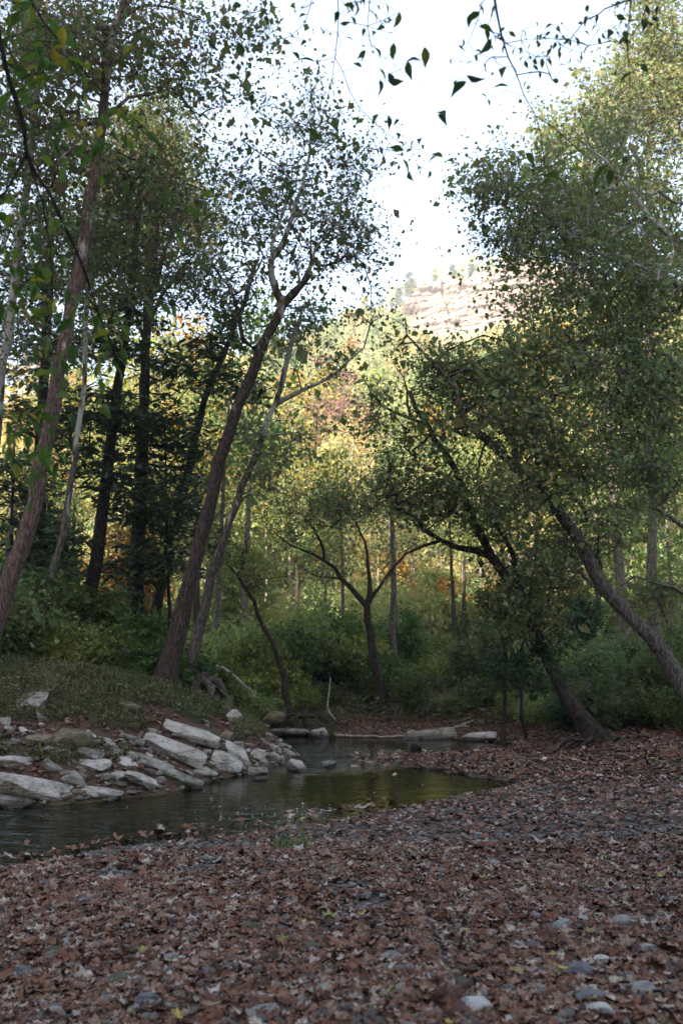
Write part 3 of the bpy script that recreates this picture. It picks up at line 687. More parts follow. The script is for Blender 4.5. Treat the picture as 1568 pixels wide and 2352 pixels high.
# right side
big_tree('sycamore_tree', 'dark leaning trunk rising from a root tangle on the leaf bed', 16.6,
    [(1388, 1712), (1334, 1651), (1286, 1588), (1262, 1540), (1234, 1461), (1199, 1386), (1169, 1341), (1134, 1286), (1104, 1231), (1070, 1150), (1034, 1057), (999, 1007), (969, 962), (940, 900)], .155, .045, 'bark_brown',
    crown=[(1040, 1120, 130, 90, 17, 1.8, 110), (960, 1000, 110, 90, 17, 1.6, 90), (1130, 1210, 110, 80, 17, 1.6, 80), (930, 1140, 90, 60, 17, 1.4, 50), (1230, 1310, 110, 70, 16.5, 1.4, 60), (1180, 1400, 90, 60, 16.5, 1.3, 44), (880, 920, 60, 60, 17, 1, 26)],
    limbs=[([(1170, 1322), (1140, 1285), (1089, 1263), (1024, 1246), (984, 1226), (954, 1191), (905, 1165), (885, 1140)], .085, .02), ([(1024, 1246), (984, 1251), (934, 1271), (884, 1341)], .035, .01),
           ([(1199, 1386), (1186, 1316), (1179, 1266), (1149, 1221), (1120, 1180)], .085, .03), ([(969, 962), (905, 945), (860, 915), (835, 870)], .04, .012), ([(950, 930), (930, 870), (905, 840)], .03, .01)],
    leaf='leaf_sycgreen', nleaf=15, spread=.40, size=.09, seed=18, skip=.35, flare=1.3, group=GR, dY=.8)
big_tree('sycamore_tree', 'thick grey brown trunk slanting in from the right bank under dense foliage', 14.6,
    [(1600, 1640), (1568, 1590), (1510, 1492), (1462, 1432), (1400, 1368), (1350, 1282), (1306, 1204), (1262, 1140), (1214, 1090), (1160, 1055), (1115, 1010), (1075, 975)], .165, .07, 'bark_grb',
    crown=[(1100, 900, 140, 110, 15.5, 1.8, 150), (1010, 850, 90, 80, 15.5, 1.4, 70), (1230, 960, 130, 100, 15.5, 1.8, 130), (1250, 830, 130, 90, 15.8, 1.8, 110), (1340, 1060, 110, 90, 15.5, 1.6, 90), (1180, 1130, 110, 70, 15.2, 1.4, 70), (1300, 1260, 110, 70, 16, 1.3, 80), (1260, 1400, 110, 60, 16.5, 1.3, 70), (1160, 790, 70, 50, 15.8, 1.3, 40), (1400, 1180, 90, 80, 15, 1.3, 44)],
    limbs=[([(1114, 1010), (1079, 977), (1053, 930), (1045, 890), (1010, 850), (965, 800), (935, 770), (930, 730)], .06, .015), ([(1169, 1057), (1180, 1010), (1150, 985), (1105, 960)], .06, .02), ([(1118, 1015), (1100, 1070), (1100, 1110), (1106, 1150)], .022, .006), ([(1400, 1368), (1380, 1360), (1350, 1400), (1340, 1440)], .03, .008), ([(1215, 1092), (1235, 1000), (1260, 930), (1300, 880)], .05, .015)],
    leaf='leaf_sycgreen', nleaf=17, spread=.40, size=.088, seed=19, skip=.45, flare=.3, group=GR, dY=.6)
big_tree('sycamore_tree', 'huge tree whose pale limbs carry the wall of foliage right of the sky gap', 16,
    [(1640, 1610), (1632, 1400), (1622, 1200), (1606, 980), (1600, 760), (1604, 520), (1612, 260), (1625, 40)], .28, .10, 'bark_limb',
    crown=[(1205, 560, 95, 100, 16.3, 1.6, 110), (1250, 420, 130, 120, 16.8, 2, 170), (1125, 430, 65, 65, 16.3, 1, 50), (1110, 560, 65, 70, 16.3, 1, 50), (1165, 660, 60, 40, 16.3, 1, 34), (1380, 330, 130, 130, 16.8, 2, 150), (1400, 500, 170, 110, 16.9, 2.2, 190), (1330, 650, 160, 90, 16.4, 1.8, 190), (1500, 640, 100, 120, 16.5, 2, 140),
           (1400, 780, 170, 90, 16.3, 1.8, 170), (1520, 880, 90, 120, 16.3, 1.6, 120), (1420, 960, 120, 80, 16.4, 1.5, 110), (1235, 700, 75, 50, 16.4, 1.3, 40), (1530, 1080, 60, 90, 16.3, 1.2, 50), (1470, 1230, 80, 90, 16.3, 1.2, 60), (1430, 1090, 130, 70, 16.8, 1.4, 110), (1500, 1360, 80, 60, 16.8, 1.2, 60)],
    limbs=[([(1592, 690), (1545, 645), (1470, 610), (1400, 590), (1330, 560), (1280, 515), (1210, 445), (1170, 420)], .085, .015), ([(1596, 850), (1500, 800), (1420, 825), (1370, 828), (1310, 842)], .06, .015),
           ([(1610, 1240), (1545, 1190), (1480, 1158), (1420, 1180)], .05, .012), ([(1616, 1372), (1530, 1345), (1440, 1326), (1420, 1350)], .045, .012), ([(1588, 600), (1480, 480), (1400, 380), (1330, 320)], .075, .02), ([(1470, 610), (1380, 600), (1310, 620), (1240, 640)], .035, .012)],
    leaf='leaf_sycgreen', nleaf=18, spread=.42, size=.092, seed=20, skip=.35, flare=.3, group=GR, tshift=.04)
big_tree('oak_tree', 'tallest tree at the right rear, its golden green top catching the sun', 26,
    [(1500, 1440), (1496, 1200), (1490, 900), (1488, 600), (1490, 300), (1495, 60)], .17, .06, 'bark_grey',
    crown=[(1510, 130, 90, 140, 26, 2.4, 210), (1420, 220, 110, 110, 26, 2.4, 150), (1330, 300, 90, 80, 26, 2, 70), (1540, 330, 90, 130, 26, 2.2, 100), (1530, -30, 100, 90, 26, 2, 110), (1560, 220, 60, 120, 26, 2, 90), (1450, 430, 120, 100, 26, 2.2, 80), (1260, 330, 60, 60, 26, 1.4, 26), (1500, 640, 90, 120, 26, 2, 60)], leaf='leaf_sycgreen', nleaf=17, spread=.5, size=.125, gap=-.4, seed=21, tshift=.25, skip=.5, group=GR)
big_tree('dogwood_tree', 'small understory tree with flat dark bluish green foliage arching left', 18,
    [(1157, 1640), (1160, 1560), (1156, 1490), (1150, 1440), (1128, 1408), (1105, 1392)], .055, .02, 'bark_brown',
    crown=[(1040, 1378, 80, 24, 18, .8, 50), (1130, 1380, 70, 40, 18, .9, 40), (1210, 1420, 80, 50, 18, 1, 50), (980, 1395, 40, 18, 18, .5, 14), (1250, 1490, 80, 60, 16.6, 1, 60), (1320, 1560, 70, 50, 16, .8, 40), (1180, 1520, 60, 50, 17, .8, 30)], leaf='leaf_dog', nleaf=18, spread=.26, size=.095, seed=22, skip=.55, group=GR, flat=.5, pitch=(-.5, .35))
big_tree('maple_tree', 'thin dark twin stem behind the dogwood under mixed green and orange leaves', 19,
    [(1198, 1620), (1188, 1540), (1176, 1480), (1160, 1420), (1150, 1350)], .045, .02, 'bark_brown', crown=[(1230, 1380, 100, 70, 19, 1.3, 60), (1280, 1300, 90, 80, 19, 1.3, 50), (1170, 1300, 70, 60, 19, 1.2, 30)], leaf='leaf_green', nleaf=15, size=.09, seed=23, skip=.5, group=GR)

# ---- limbs hanging into the view from trees that stand beside and behind the viewer
def sprig(rng, pts, Y0, r0, r1, T, Y1=None):
    Y1 = Y0 if Y1 is None else Y1
    n = len(pts); q = np.array([P(a, b, Y0 + (Y1 - Y0) * k / (n - 1)) for k, (a, b) in enumerate(pts)])
    T.line(q, r0, r1, .12, wig=.004)
def hang_leaves(rng, px, Y, size=.085, n=1, spread=.03, tintpow=1.8):
    pos, R, tt = [], [], []
    for a, b in px:
        for k in range(n):
            pos.append(P(a + rng.normal(0, 6), b + rng.normal(0, 6), Y + rng.normal(0, .12)))
    pos = np.array(pos); N_ = len(pos)
    az = rng.random(N_) * 2 * math.pi
    R = rot(az, rng.normal(-.75, .45, N_), rng.normal(0, .7, N_)); sc = size * np.exp(rng.normal(0, .22, N_))
    return pos, R * sc[:, None, None], rng.random(N_) ** tintpow
OV = (np.array([[0, 0, 0], [.12, .12, .05], [.23, .32, .12], [.21, .55, .11], [.09, .80, .0], [0, 1.05, -.16], [-.09, .80, .0], [-.21, .55, .11], [-.23, .32, .12], [-.12, .12, .05], [0, .3, 0], [0, .6, -.01]]))
OVF = [np.array([[10, 2, 3, 11], [11, 3, 4, 5], [10, 11, 7, 8], [11, 5, 6, 7], [0, 1, 2, 10], [0, 10, 8, 9]])]
def overhang(name, label, trunk, limbs, groups, seed, bark='bark_brown', tip=.0016, blob=(), leafm='leaf_near'):
    rng = np.random.default_rng(seed); T = Tree(rng)
    T.line(np.array(trunk), .13, .07, .3)
    for lm in limbs:
        if lm[0] == 'w': T.line(np.array(lm[1]), lm[2], lm[3], .15, wig=.01)
        else: sprig(rng, lm[1], lm[2], lm[4], lm[5], T, lm[3])
    nsk = len(T.p); pos, R, tt = [], [], []
    for px, Y, n, sz in groups:
        a, b, c = hang_leaves(rng, px, Y, sz, n); pos.append(a); R.append(b); tt.append(c)
    pos = np.concatenate(pos); R = np.concatenate(R); tt = np.concatenate(tt)
    # twigs stay thin: grow from limb nodes only (after the trunk)
    T.grow(pos, skip=12, step=.07, wig=.12, arch=.05, down=.25)
    v, f, t = batch(OV, OVF[0], pos, R, tt)
    if blob:        # unseen crown above and behind the viewer, added to darken near ground
        bt = []
        for bx, by, bz, rx, ry, rz_, bn in blob:
            u = rng.normal(0, 1, (bn, 3)); u /= np.linalg.norm(u, axis=1)[:, None]; bt.append(u * (rng.random(bn) ** .4)[:, None] * [rx, ry, rz_] + [bx, by, bz])
        bt = np.concatenate(bt); bt = bt[(bt[:, 2] - CAM[2] > (bt[:, 1] + .5) * .93 + .4) | (bt[:, 1] < -.8)]
        T.grow(bt, skip=4, step=.5)
        v2, f2, t2 = leaves(rng, bt, 24, .36, .12, (OV, OVF[0])); f = np.concatenate([f, f2 + len(v)]); v = np.concatenate([v, v2]); t = np.concatenate([t, t2])
    root = build_tree(name, T, M[bark], [(v, f, t, M[leafm], 'crown')], label, 'tree', 'trees overhanging the viewer', 0, tip=tip)
    return root
rg = np.random.default_rng(5)
def scat(cx, cy, rx, ry, n): return [(cx + rx * a, cy + ry * b) for a, b in rg.normal(0, .5, (n, 2))]
overhang('overhanging_tree', 'tree whose dark curving bough with green leaves hangs across the upper left', [(-2.6, 1.6, -.3), (-2.5, 1.8, 1.5), (-2.35, 2.1, 3.2), (-2.2, 2.5, 5.0), (-2.0, 3, 6.6)],
    [('w', [(-2.42, 2.0, 2.6), (-2.1, 2.6, 3.6), tuple(P(-60, -60, 3.4)), tuple(P(-5, 60, 3.6))], .02, .013), ('p', [(-8, 40), (14, 150), (40, 240), (58, 330), (62, 352)], 3.6, 3.6, .013, .0105), ('p', [(60, 345), (95, 415), (135, 490), (175, 570), (200, 640), (232, 730), (262, 810), (290, 880)], 3.6, 3.7, .0095, .003), ('p', [(60, 348), (42, 395), (12, 440), (-20, 478)], 3.6, 3.5, .0085, .005), ('p', [(62, 355), (100, 480), (120, 600), (122, 700), (118, 800)], 3.6, 3.7, .006, .0025),
     ('w', [(-2.25, 2.4, 4.6), tuple(P(-20, -90, 3.7)), tuple(P(60, -30, 3.9))], .016, .008), ('p', [(55, -30), (92, 40), (140, 100), (190, 160), (240, 220), (300, 265), (340, 300), (390, 370), (425, 420)], 3.9, 4.0, .006, .0018), ('p', [(60, -30), (180, -10), (300, 10), (380, 5)], 3.9, 4, .004, .0016)],
    [(scat(60, 40, 90, 60, 20), 3.9, 1, .085), (scat(110, 120, 80, 50, 15), 3.9, 1, .085), (scat(60, 200, 60, 50, 9), 3.7, 1, .09), (scat(160, 300, 60, 60, 11), 3.9, 1, .085), (scat(270, 270, 70, 50, 13), 4, 1, .08),
     (scat(300, 300, 30, 40, 6), 4, 1, .085), (scat(40, 500, 60, 60, 10), 3.6, 1, .08), (scat(45, 590, 60, 70, 11), 3.6, 1, .08), (scat(150, 690, 70, 50, 12), 3.7, 1, .085), (scat(60, 690, 60, 50, 8), 3.6, 1, .08), (scat(260, 800, 50, 60, 10), 3.7, 1, .075),
     (scat(130, 800, 50, 50, 9), 3.7, 1, .075), (scat(70, 960, 70, 70, 12), 3.7, 1, .075), (scat(110, 1060, 60, 50, 12), 3.7, 1, .075), (scat(350, 520, 60, 40, 8), 4, 1, .07), (scat(240, 880, 60, 60, 6), 3.8, 1, .07), (scat(20, 960, 40, 60, 8), 3.6, 1, .075), (scat(390, 710, 40, 40, 5), 4, 1, .08), (scat(420, 450, 90, 40, 9), 4.1, 1, .07), (scat(280, 140, 90, 80, 10), 4, 1, .075), (scat(70, 130, 110, 110, 36), 3.9, 1, .08), (scat(60, 620, 90, 160, 30), 3.7, 1, .08), (scat(220, 330, 120, 90, 22), 4, 1, .075), (scat(70, 1000, 90, 120, 18), 3.7, 1, .07), (scat(190, 770, 90, 90, 14), 3.7, 1, .075)], 31, blob=[(-2.6, -2.0, 8.6, 4.2, 3.4, 2.6, 800), (-4.5, 1.0, 9.5, 2.5, 2.6, 2.5, 200)], leafm='leaf_bough')
overhang('overhanging_tree', 'tree whose fine twigs with single dark leaves dangle before the bright sky', [(.9, -1.6, -.2), (.85, -1.3, 2.2), (.7, -.9, 4.6), (.5, -.5, 7.4)],
    [('w', [(.6, -.6, 6.0), (.3, 1.2, 6.6), (.1, 2.6, 6.4), tuple(P(772, -60, 4.2))], .03, .008), ('p', [(772, -60), (777, 20), (772, 110), (760, 190), (735, 260), (700, 330), (688, 372)], 4.2, 4.3, .0035, .0013),
     ('w', [(.1, 2.4, 6.45), tuple(P(600, -120, 4)), tuple(P(720, -30, 4.2))], .012, .005), ('p', [(720, -30), (700, 55), (650, 92), (590, 105), (520, 110), (480, 102)], 4.2, 4.2, .003, .0012),
     ('w', [(.1, 2.5, 6.4), tuple(P(820, -120, 4.2)), tuple(P(850, -20, 4.3))], .012, .005), ('p', [(850, -20), (845, 70), (862, 120), (905, 150), (960, 182)], 4.3, 4.3, .003, .0012),
     ('p', [(772, 120), (820, 240), (870, 290), (920, 330), (985, 346), (1040, 372)], 4.25, 4.3, .0028, .0011), ('p', [(690, 365), (650, 420), (622, 520), (618, 600)], 4.3, 4.3, .002, .001)],
    [([(530, 50), (485, 92), (546, 100), (528, 165), (574, 162), (582, 215), (675, 120), (721, 147), (735, 70), (700, 100), (548, 8), (700, 15), (720, 5)], 4.2, 1, .074), ([(862, 165), (885, 168), (898, 168), (875, 178), (935, 148), (966, 130), (965, 105)], 4.3, 1, .074),
     ([(995, 252), (1002, 258), (870, 268), (888, 265), (905, 272), (912, 300), (820, 322), (975, 318), (922, 355), (930, 362), (938, 405), (968, 372), (975, 392), (988, 390), (1004, 352), (1015, 358), (1040, 375), (1035, 432), (865, 400)], 4.3, 1, .07),
     ([(712, 296), (685, 376), (735, 398), (605, 368), (610, 425), (580, 490), (680, 435), (622, 470), (620, 600), (505, 485), (500, 395), (560, 420)], 4.3, 1, .07), (scat(800, 15, 60, 30, 14), 4.3, 1, .055), (scat(850, 110, 60, 60, 16), 4.3, 1, .05), (scat(890, 30, 40, 30, 8), 4.3, 1, .055), (scat(640, 40, 60, 40, 6), 4.2, 1, .07)], 32, blob=[(.4, -3.2, 9.5, 3.6, 3.4, 2.8, 800), (.5, .8, 10.5, 3.0, 2.4, 2.2, 300)])
overhang('overhanging_tree', 'tree whose drooping dark spray of leaves hangs down the upper right of the sky', [(2.6, .2, -.1), (2.55, .6, 2.2), (2.4, 1.1, 4.4), (2.1, 1.7, 6.6)],
    [('w', [(2.3, 1.3, 5.2), (1.9, 2.6, 5.9), tuple(P(1120, -110, 3.9)), tuple(P(1132, -20, 4))], .022, .009), ('p', [(1132, -20), (1142, 40), (1158, 110), (1185, 170), (1212, 235), (1238, 290), (1247, 350), (1250, 420)], 4, 4.1, .0065, .0016), ('p', [(1230, 262), (1290, 310), (1350, 365), (1420, 400), (1480, 410)], 4.05, 4.2, .0035, .0012), ('p', [(1120, -40), (1090, 60), (1060, 130), (1040, 190)], 4, 4.1, .003, .0012),
     ('w', [(2.35, 1.2, 4.8), tuple(P(1500, -80, 4)), tuple(P(1448, 0, 4.1))], .018, .006), ('p', [(1448, 0), (1440, 100), (1444, 200), (1446, 290)], 4.1, 4.2, .004, .0014)],
    [([(1080, 20), (1085, 30), (1112, 60), (1105, 50), (1082, 125), (1095, 130), (1155, 160), (1160, 188), (1045, 182), (1075, 190), (1068, 180), (1135, 15), (1100, 5), (1125, 95)], 4, 1, .08), (scat(1230, 130, 70, 60, 24), 4.3, 1, .042), (scat(1180, 70, 70, 50, 14), 4.2, 1, .045), (scat(1290, 90, 60, 60, 20), 4.3, 1, .042),
     (scat(1110, 150, 60, 50, 12), 4.1, 1, .042), (scat(1240, 400, 40, 70, 7), 4.1, 1, .075), (scat(1400, 390, 60, 40, 8), 4.2, 1, .08), (scat(1440, 120, 30, 80, 8), 4.1, 1, .07), (scat(1370, 40, 70, 40, 18), 4.3, 1, .045), (scat(1490, 30, 50, 40, 8), 4.1, 1, .07)], 33, blob=[(3.6, -2.0, 8.6, 3.6, 3.4, 2.6, 800), (4.2, 1.2, 9.8, 2.6, 2.6, 2.2, 220)])
# ---------------------------------------------------------------- woods beyond the far bank
def set_material(ob, mat):
    ob.data = ob.data.copy(); ob.data.materials.clear(); ob.data.materials.append(mat)
def proto_forest(seed, h, cr, c0, ntip, nleaf, size, spread, bare=True):
    """one tree at the origin -> trunk mesh, crown mesh"""
    rng = np.random.default_rng(seed); T = Tree(rng)
    lean = rng.normal(0, .03, 2) * h
    T.line(np.array([[0, 0, -.5], [lean[0] * .2, lean[1] * .2, h * .3], [lean[0] * .5, lean[1] * .5, h * .65], [lean[0], lean[1], h * .93]]), .012 * h, .03, .7, wig=.03)
    n = ntip; z = c0 + (1 - c0) * rng.random(n) ** .9
    rad = cr * np.clip(1.15 * np.sin(np.pi * np.clip((z - c0) / (1 - c0) * .86 + .12, 0, 1)) ** .7, .1, 1.2) * np.sqrt(rng.random(n)) * (1 + .25 * rng.normal(0, 1, n))
    an = rng.random(n) * 2 * math.pi
    tg = np.stack([rad * np.cos(an) + lean[0] * z, rad * np.sin(an) + lean[1] * z, z * h], -1)
    sk = int(len(T.p) * c0 * .7)
    T.grow(tg, skip=sk, step=.9)
    T.radii(.008); v, f = T.tubes(minr=.010)
    lv, lf, lt = leaves(rng, tg, nleaf, spread, size, LEAFQ, tint_noise=.3, tint_f=.25)
    return mesh('trunk', v, f, True), mesh('crown', lv, lf, False, {'tint': ('FACE', lt)})
FKH = (17, 20, 14, 22)
class Kind:
    """one tree shape in several leaf colours; place() makes a tree with its own trunk and crown objects"""
    def __init__(s, name, seed, *a): s.name = name; s.tr, s.cr = proto_forest(seed, *a); s.by = {}
    def meshes(s, leaf, bark):
        k = (leaf, bark)
        if k not in s.by:
            t, c = s.tr.copy(), s.cr.copy(); t.materials.append(M[bark]); c.materials.append(M[leaf]); s.by[k] = (t, c)
        return s.by[k]
    def place(s, loc, sc, rz, leaf, bark, label, group, name=None):
        t, c = s.meshes(leaf, bark)
        r = empty(name or s.name, loc); r.scale = sc; r.rotation_euler = (0, 0, rz); tag(r, label, 'tree', group)
        link('trunk', t, None, r); link('crown', c, None, r)
        return r
FK = [Kind('forest_tree', 41, 17, 2.6, .34, 150, 15, .19, .55), Kind('forest_tree', 42, 20, 2.3, .42, 150, 15, .19, .55), Kind('forest_tree', 43, 14, 2.4, .28, 130, 15, .18, .5), Kind('forest_tree', 44, 22, 3.0, .45, 190, 15, .20, .6)]
CNAME = {'h_yg': 'pale yellow green', 'h_green': 'soft green', 'h_gold': 'pale golden', 'leaf_yg': 'yellow green', 'leaf_gold': 'golden', 'leaf_or': 'orange', 'leaf_lime': 'fresh green', 'leaf_rd': 'russet', 'leaf_green': 'dull green', 'leaf_syc': 'olive', 'leaf_sycgreen': 'mid green', 'leaf_pine': 'dark pine green', 'leaf_red': 'scarlet', 'leaf_willow': 'grey green'}
LM = [(0, 'behind the patchy trunk'), (230, 'behind the black hemlock trunk'), (330, 'behind the upright hemlock'), (430, 'left of the big leaning sycamore'), (560, 'behind the pale leaning sycamore'), (650, 'above the brown boulder'),
      (740, 'above the white boulder'), (855, 'behind the forked willow'), (950, 'beyond the dark block'), (1040, 'above the bleached log'), (1160, 'behind the little dogwood'), (1280, 'behind the root tangle tree'), (1420, 'behind the slanting trunk'), (1560, 'on the right bank')]
def landmark(px): return min(LM, key=lambda a: abs(a[0] - px))[1]
def topx(p):
    d = np.asarray(p) - CAM; w = d @ FW
    return CX + FPX * d[0] / w, CY - FPX * (d @ UP) / w
BKN = {'bark_grey': 'grey', 'bark_lit': 'pale', 'bark_brown': 'dark'}
rng = np.random.default_rng(77)
spots = []
def free(x, y, r):
    for a, b in spots:
        if (a - x) ** 2 + (b - y) ** 2 < r * r: return False
    return True
n = 0
for k in range(4000):
    if n >= 120: break
    y = 27 + 50 * rng.random() ** .8; px = rng.uniform(-120, 1700); x = (px - CX) / FPX * y
    if y < 34 and 560 < px < 1000 and rng.random() < .75: continue
    if y < 36 and px < 480 and rng.random() < .6: continue
    if not free(x, y, 2.2 if y < 50 else 2.6): continue
    spots.append((x, y)); n += 1
    q = px / 1568
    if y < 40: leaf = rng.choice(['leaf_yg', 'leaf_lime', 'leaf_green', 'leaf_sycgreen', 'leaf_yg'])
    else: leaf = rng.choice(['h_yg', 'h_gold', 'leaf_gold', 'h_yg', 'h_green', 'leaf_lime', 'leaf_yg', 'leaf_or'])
    bark = rng.choice(['bark_grey', 'bark_grey', 'bark_brown']) if y < 44 else rng.choice(['bark_lit', 'bark_grey', 'bark_lit'])
    K = FK[rng.integers(4)]
    s = rng.uniform(.55, .95) if y < 45 else rng.uniform(.7, 1.05)
    if 480 < px < 1000: s *= .8
    hk = FKH[FK.index(K)]
    if 600 < px < 1150: s = min(s, max(.3, (P(px, 980, y)[2] - 2) / hk))
    z = float(ground([x], [y])[0]) if y < 54 else float(hillz(np.array([x]), np.array([y]))[0])
    row = 'front rank' if y < 38 else 'middle rank' if y < 52 else 'sunlit rear rank'
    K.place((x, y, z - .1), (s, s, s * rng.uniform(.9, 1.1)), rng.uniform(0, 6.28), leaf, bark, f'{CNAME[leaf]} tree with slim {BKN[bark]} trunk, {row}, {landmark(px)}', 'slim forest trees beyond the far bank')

# ---- shrubs along the foot of the bank
def proto_bush(seed, w, h, ntip, nleaf, size, spread):
    rng = np.random.default_rng(seed); T = Tree(rng)
    for k in range(6):
        a = rng.random() * 6.28; d = np.array([math.cos(a), math.sin(a), 0]) * w * .35
        T.line(np.array([[0.02 * math.cos(a), .02 * math.sin(a), -.15], d * .35 + [0, 0, h * .35], d + [0, 0, h * .75]]), .018, .008, .25, attach=True)
    u = rng.normal(0, 1, (ntip, 3)); u /= np.linalg.norm(u, axis=1)[:, None]; u *= (rng.random(ntip) ** .4)[:, None]
    u *= (1 + .3 * fbm(u, 1.5, 2, seed))[:, None]
    tg = np.stack([u[:, 0] * w, u[:, 1] * w, h * (.52 + .5 * u[:, 2])], -1); tg[:, 2] = np.maximum(tg[:, 2], .06)
    T.grow(tg, step=.25, lag=.2); T.radii(.0035); v, f = T.tubes(minr=.003)
    lv, lf, lt = leaves(rng, tg, nleaf, spread, size, LEAFQ, tint_noise=.3, tint_f=1.2, pitch=(-.25, .5))
    return mesh('stems', v, f, True), mesh('foliage', lv, lf, False, {'tint': ('FACE', lt)})
class Bush(Kind):
    def __init__(s, name, seed, *a): s.name = name; s.tr, s.cr = proto_bush(seed, *a); s.by = {}
    def place(s, loc, sc, rz, leaf, bark, label, group, name=None):
        t, c = s.meshes(leaf, bark); r = empty(name or s.name, loc); r.scale = sc; r.rotation_euler = (0, 0, rz); tag(r, label, 'shrub', group)
        link('stems', t, None, r); link('foliage', c, None, r); return r
BK = [Bush('shrub', 51, 1.0, 1.5, 150, 22, .085, .17), Bush('shrub', 52, 1.2, 1.3, 170, 22, .085, .18), Bush('shrub', 53, .8, 1.9, 140, 22, .08, .16)]
bspots = []
rngb = np.random.default_rng(99)
def bush(px, Y, s, leaf, what, sz=None):
    x = (px - CX) / FPX * Y
    z = float(ground([x], [Y])[0]); K = BK[rngb.integers(3)]; sz = sz or s * rngb.uniform(.85, 1.2)
    K.place((x, Y, z - .08), (s, s, sz), rngb.uniform(0, 6.28), leaf, 'bark_brown', what, 'shrubs along the far bank')
n = 0
for k in range(3000):
    if n >= 100: break
    px = rngb.uniform(420, 1720); Y = rngb.uniform(17, 34)
    x = (px - CX) / FPX * Y
    yf = float(np.interp(x, _fx, _fy)) if x > FAR[-1, 0] else 19.5
    if Y < yf + (2.6 if px < 1230 else 1.6): continue
    if Y > yf + 11: continue
    if any((a - x) ** 2 + (b - Y) ** 2 < .75 ** 2 for a, b in bspots): continue
    bspots.append((x, Y)); n += 1
    leaf = rngb.choice(['leaf_green', 'leaf_sycgreen', 'leaf_willow', 'leaf_yg', 'leaf_green', 'leaf_lime'])
    if px > 1250: leaf = rngb.choice(['leaf_willow', 'leaf_green', 'leaf_dog', 'leaf_sycgreen'])
    if 950 < px < 1250: leaf = rngb.choice(['leaf_willow', 'h_green', 'leaf_sycgreen', 'leaf_yg'])
    d = Y - yf; row = 'low by the water' if d < 4 else 'halfway up the bank' if d < 7 else 'on the bank top'
    if 430 < px < 720: leaf = rngb.choice(['leaf_yg', 'h_green', 'leaf_lime', 'leaf_yg'])
    s = (.52 if d < 4 else .58) * np.exp(rngb.normal(0, .32)); s = min(s, .95 if px > 700 else 1.2)
    if 480 < px < 880 and d > 6 and rngb.random() < .5: leaf = 'leaf_yg'
    bush(px, Y, s, leaf, f"{CNAME.get(leaf, 'dark bluish')} shrub growing {row}, {landmark(px)}")
# left bank thicket
for px, Y, s, leaf, txt in [(330, 19, 1.0, 'leaf_lime', 'broad fresh green sapling between the black trunk and the leaning sycamore'), (395, 18.2, .8, 'leaf_dog', 'dark bluish shrub at the foot of the big leaning sycamore'), (250, 19.5, 1.1, 'leaf_green', 'dull green shrub under the upright hemlock'),
     (150, 18.5, 1.1, 'leaf_sycgreen', 'mid green shrub at the foot of the pale thin trunk'), (60, 17.5, 1.1, 'leaf_green', 'dull green bush beside the patchy trunk'), (200, 20.5, 1.3, 'leaf_yg', 'yellow tinged bush under the black hemlock'), (110, 20.5, 1.3, 'leaf_green', 'shadowed bush behind the thin pale trunk'),
     (30, 20, 1.4, 'leaf_sycgreen', 'big shadowed bush at the left margin'), (290, 21.5, 1.3, 'leaf_dog', 'dark bush between two hemlock trunks'), (365, 21, 1.3, 'leaf_green', 'leafy bush behind the leaning sycamore foot'), (470, 20.5, 1.1, 'leaf_yg', 'yellow green bush right of the exposed roots'), (500, 19.4, .8, 'leaf_green', 'low bush overhanging the cove beside the upright stone'),
     (345, 17.4, .55, 'leaf_lime', 'little fresh green seedling clump on the slope'), (420, 18, .6, 'leaf_lime', 'bright small plant between the two leaning sycamores'), (-30, 16.5, 1.1, 'leaf_sycgreen', 'bush outside the patchy trunk on the slope'), (170, 17.2, .8, 'leaf_yg', 'yellowing shrub on the shaded slope'), (250, 17.6, .7, 'leaf_green', 'small shrub on the slope above the rocks')]:
    bush(px, Y, s, leaf, txt)

# sunlit saplings on the forest floor behind
for k in range(3000):
    if k == 0: n = 0; us = []
    if n >= 105: break
    px = rngb.uniform(-60, 1650); Y = rngb.uniform(36, 74); x = (px - CX) / FPX * Y
    if any((a - x) ** 2 + (b - Y) ** 2 < 2.2 for a, b in us): continue
    us.append((x, Y)); n += 1
    leaf = rngb.choice(['h_yg', 'h_gold', 'leaf_lime', 'h_gold', 'h_green', 'leaf_or', 'h_green']); s = rngb.uniform(1.1, 2.1)
    z = float(ground([x], [Y])[0]) if Y < 54 else float(hillz(np.array([x]), np.array([Y]))[0])
    BK[rngb.integers(3)].place((x, Y, z - .1), (s, s, s * rngb.uniform(1, 1.5)), rngb.uniform(0, 6.28), leaf, 'bark_grey', f"{CNAME[leaf]} understory sapling on the {'nearer' if Y < 50 else 'sunlit'} forest floor, {landmark(px)}", 'understory saplings on the forest floor', name='sapling')
for px, Y, s, leaf, txt in [(655, 25.5, 1.15, 'leaf_lime', 'light green sapling left of the forked willow'), (705, 26.5, 1.3, 'h_green', 'tall soft green sapling behind the left limb of the forked willow'), (770, 27.5, 1.2, 'leaf_lime', 'fresh green sapling under the forked willow'), (820, 26.2, .9, 'leaf_yg', 'yellow green sapling touching the willow trunk'), (935, 27.5, 1.0, 'leaf_lime', 'fresh green sapling right of the straight grey trunk'), (600, 24.5, 1.1, 'leaf_yg', 'yellow green sapling by the small bending maple'), (560, 26, 1.3, 'h_green', 'soft green sapling behind the pale sycamore roots')]:
    bush(px, Y, s * .9, leaf, txt, sz=s * 1.2)
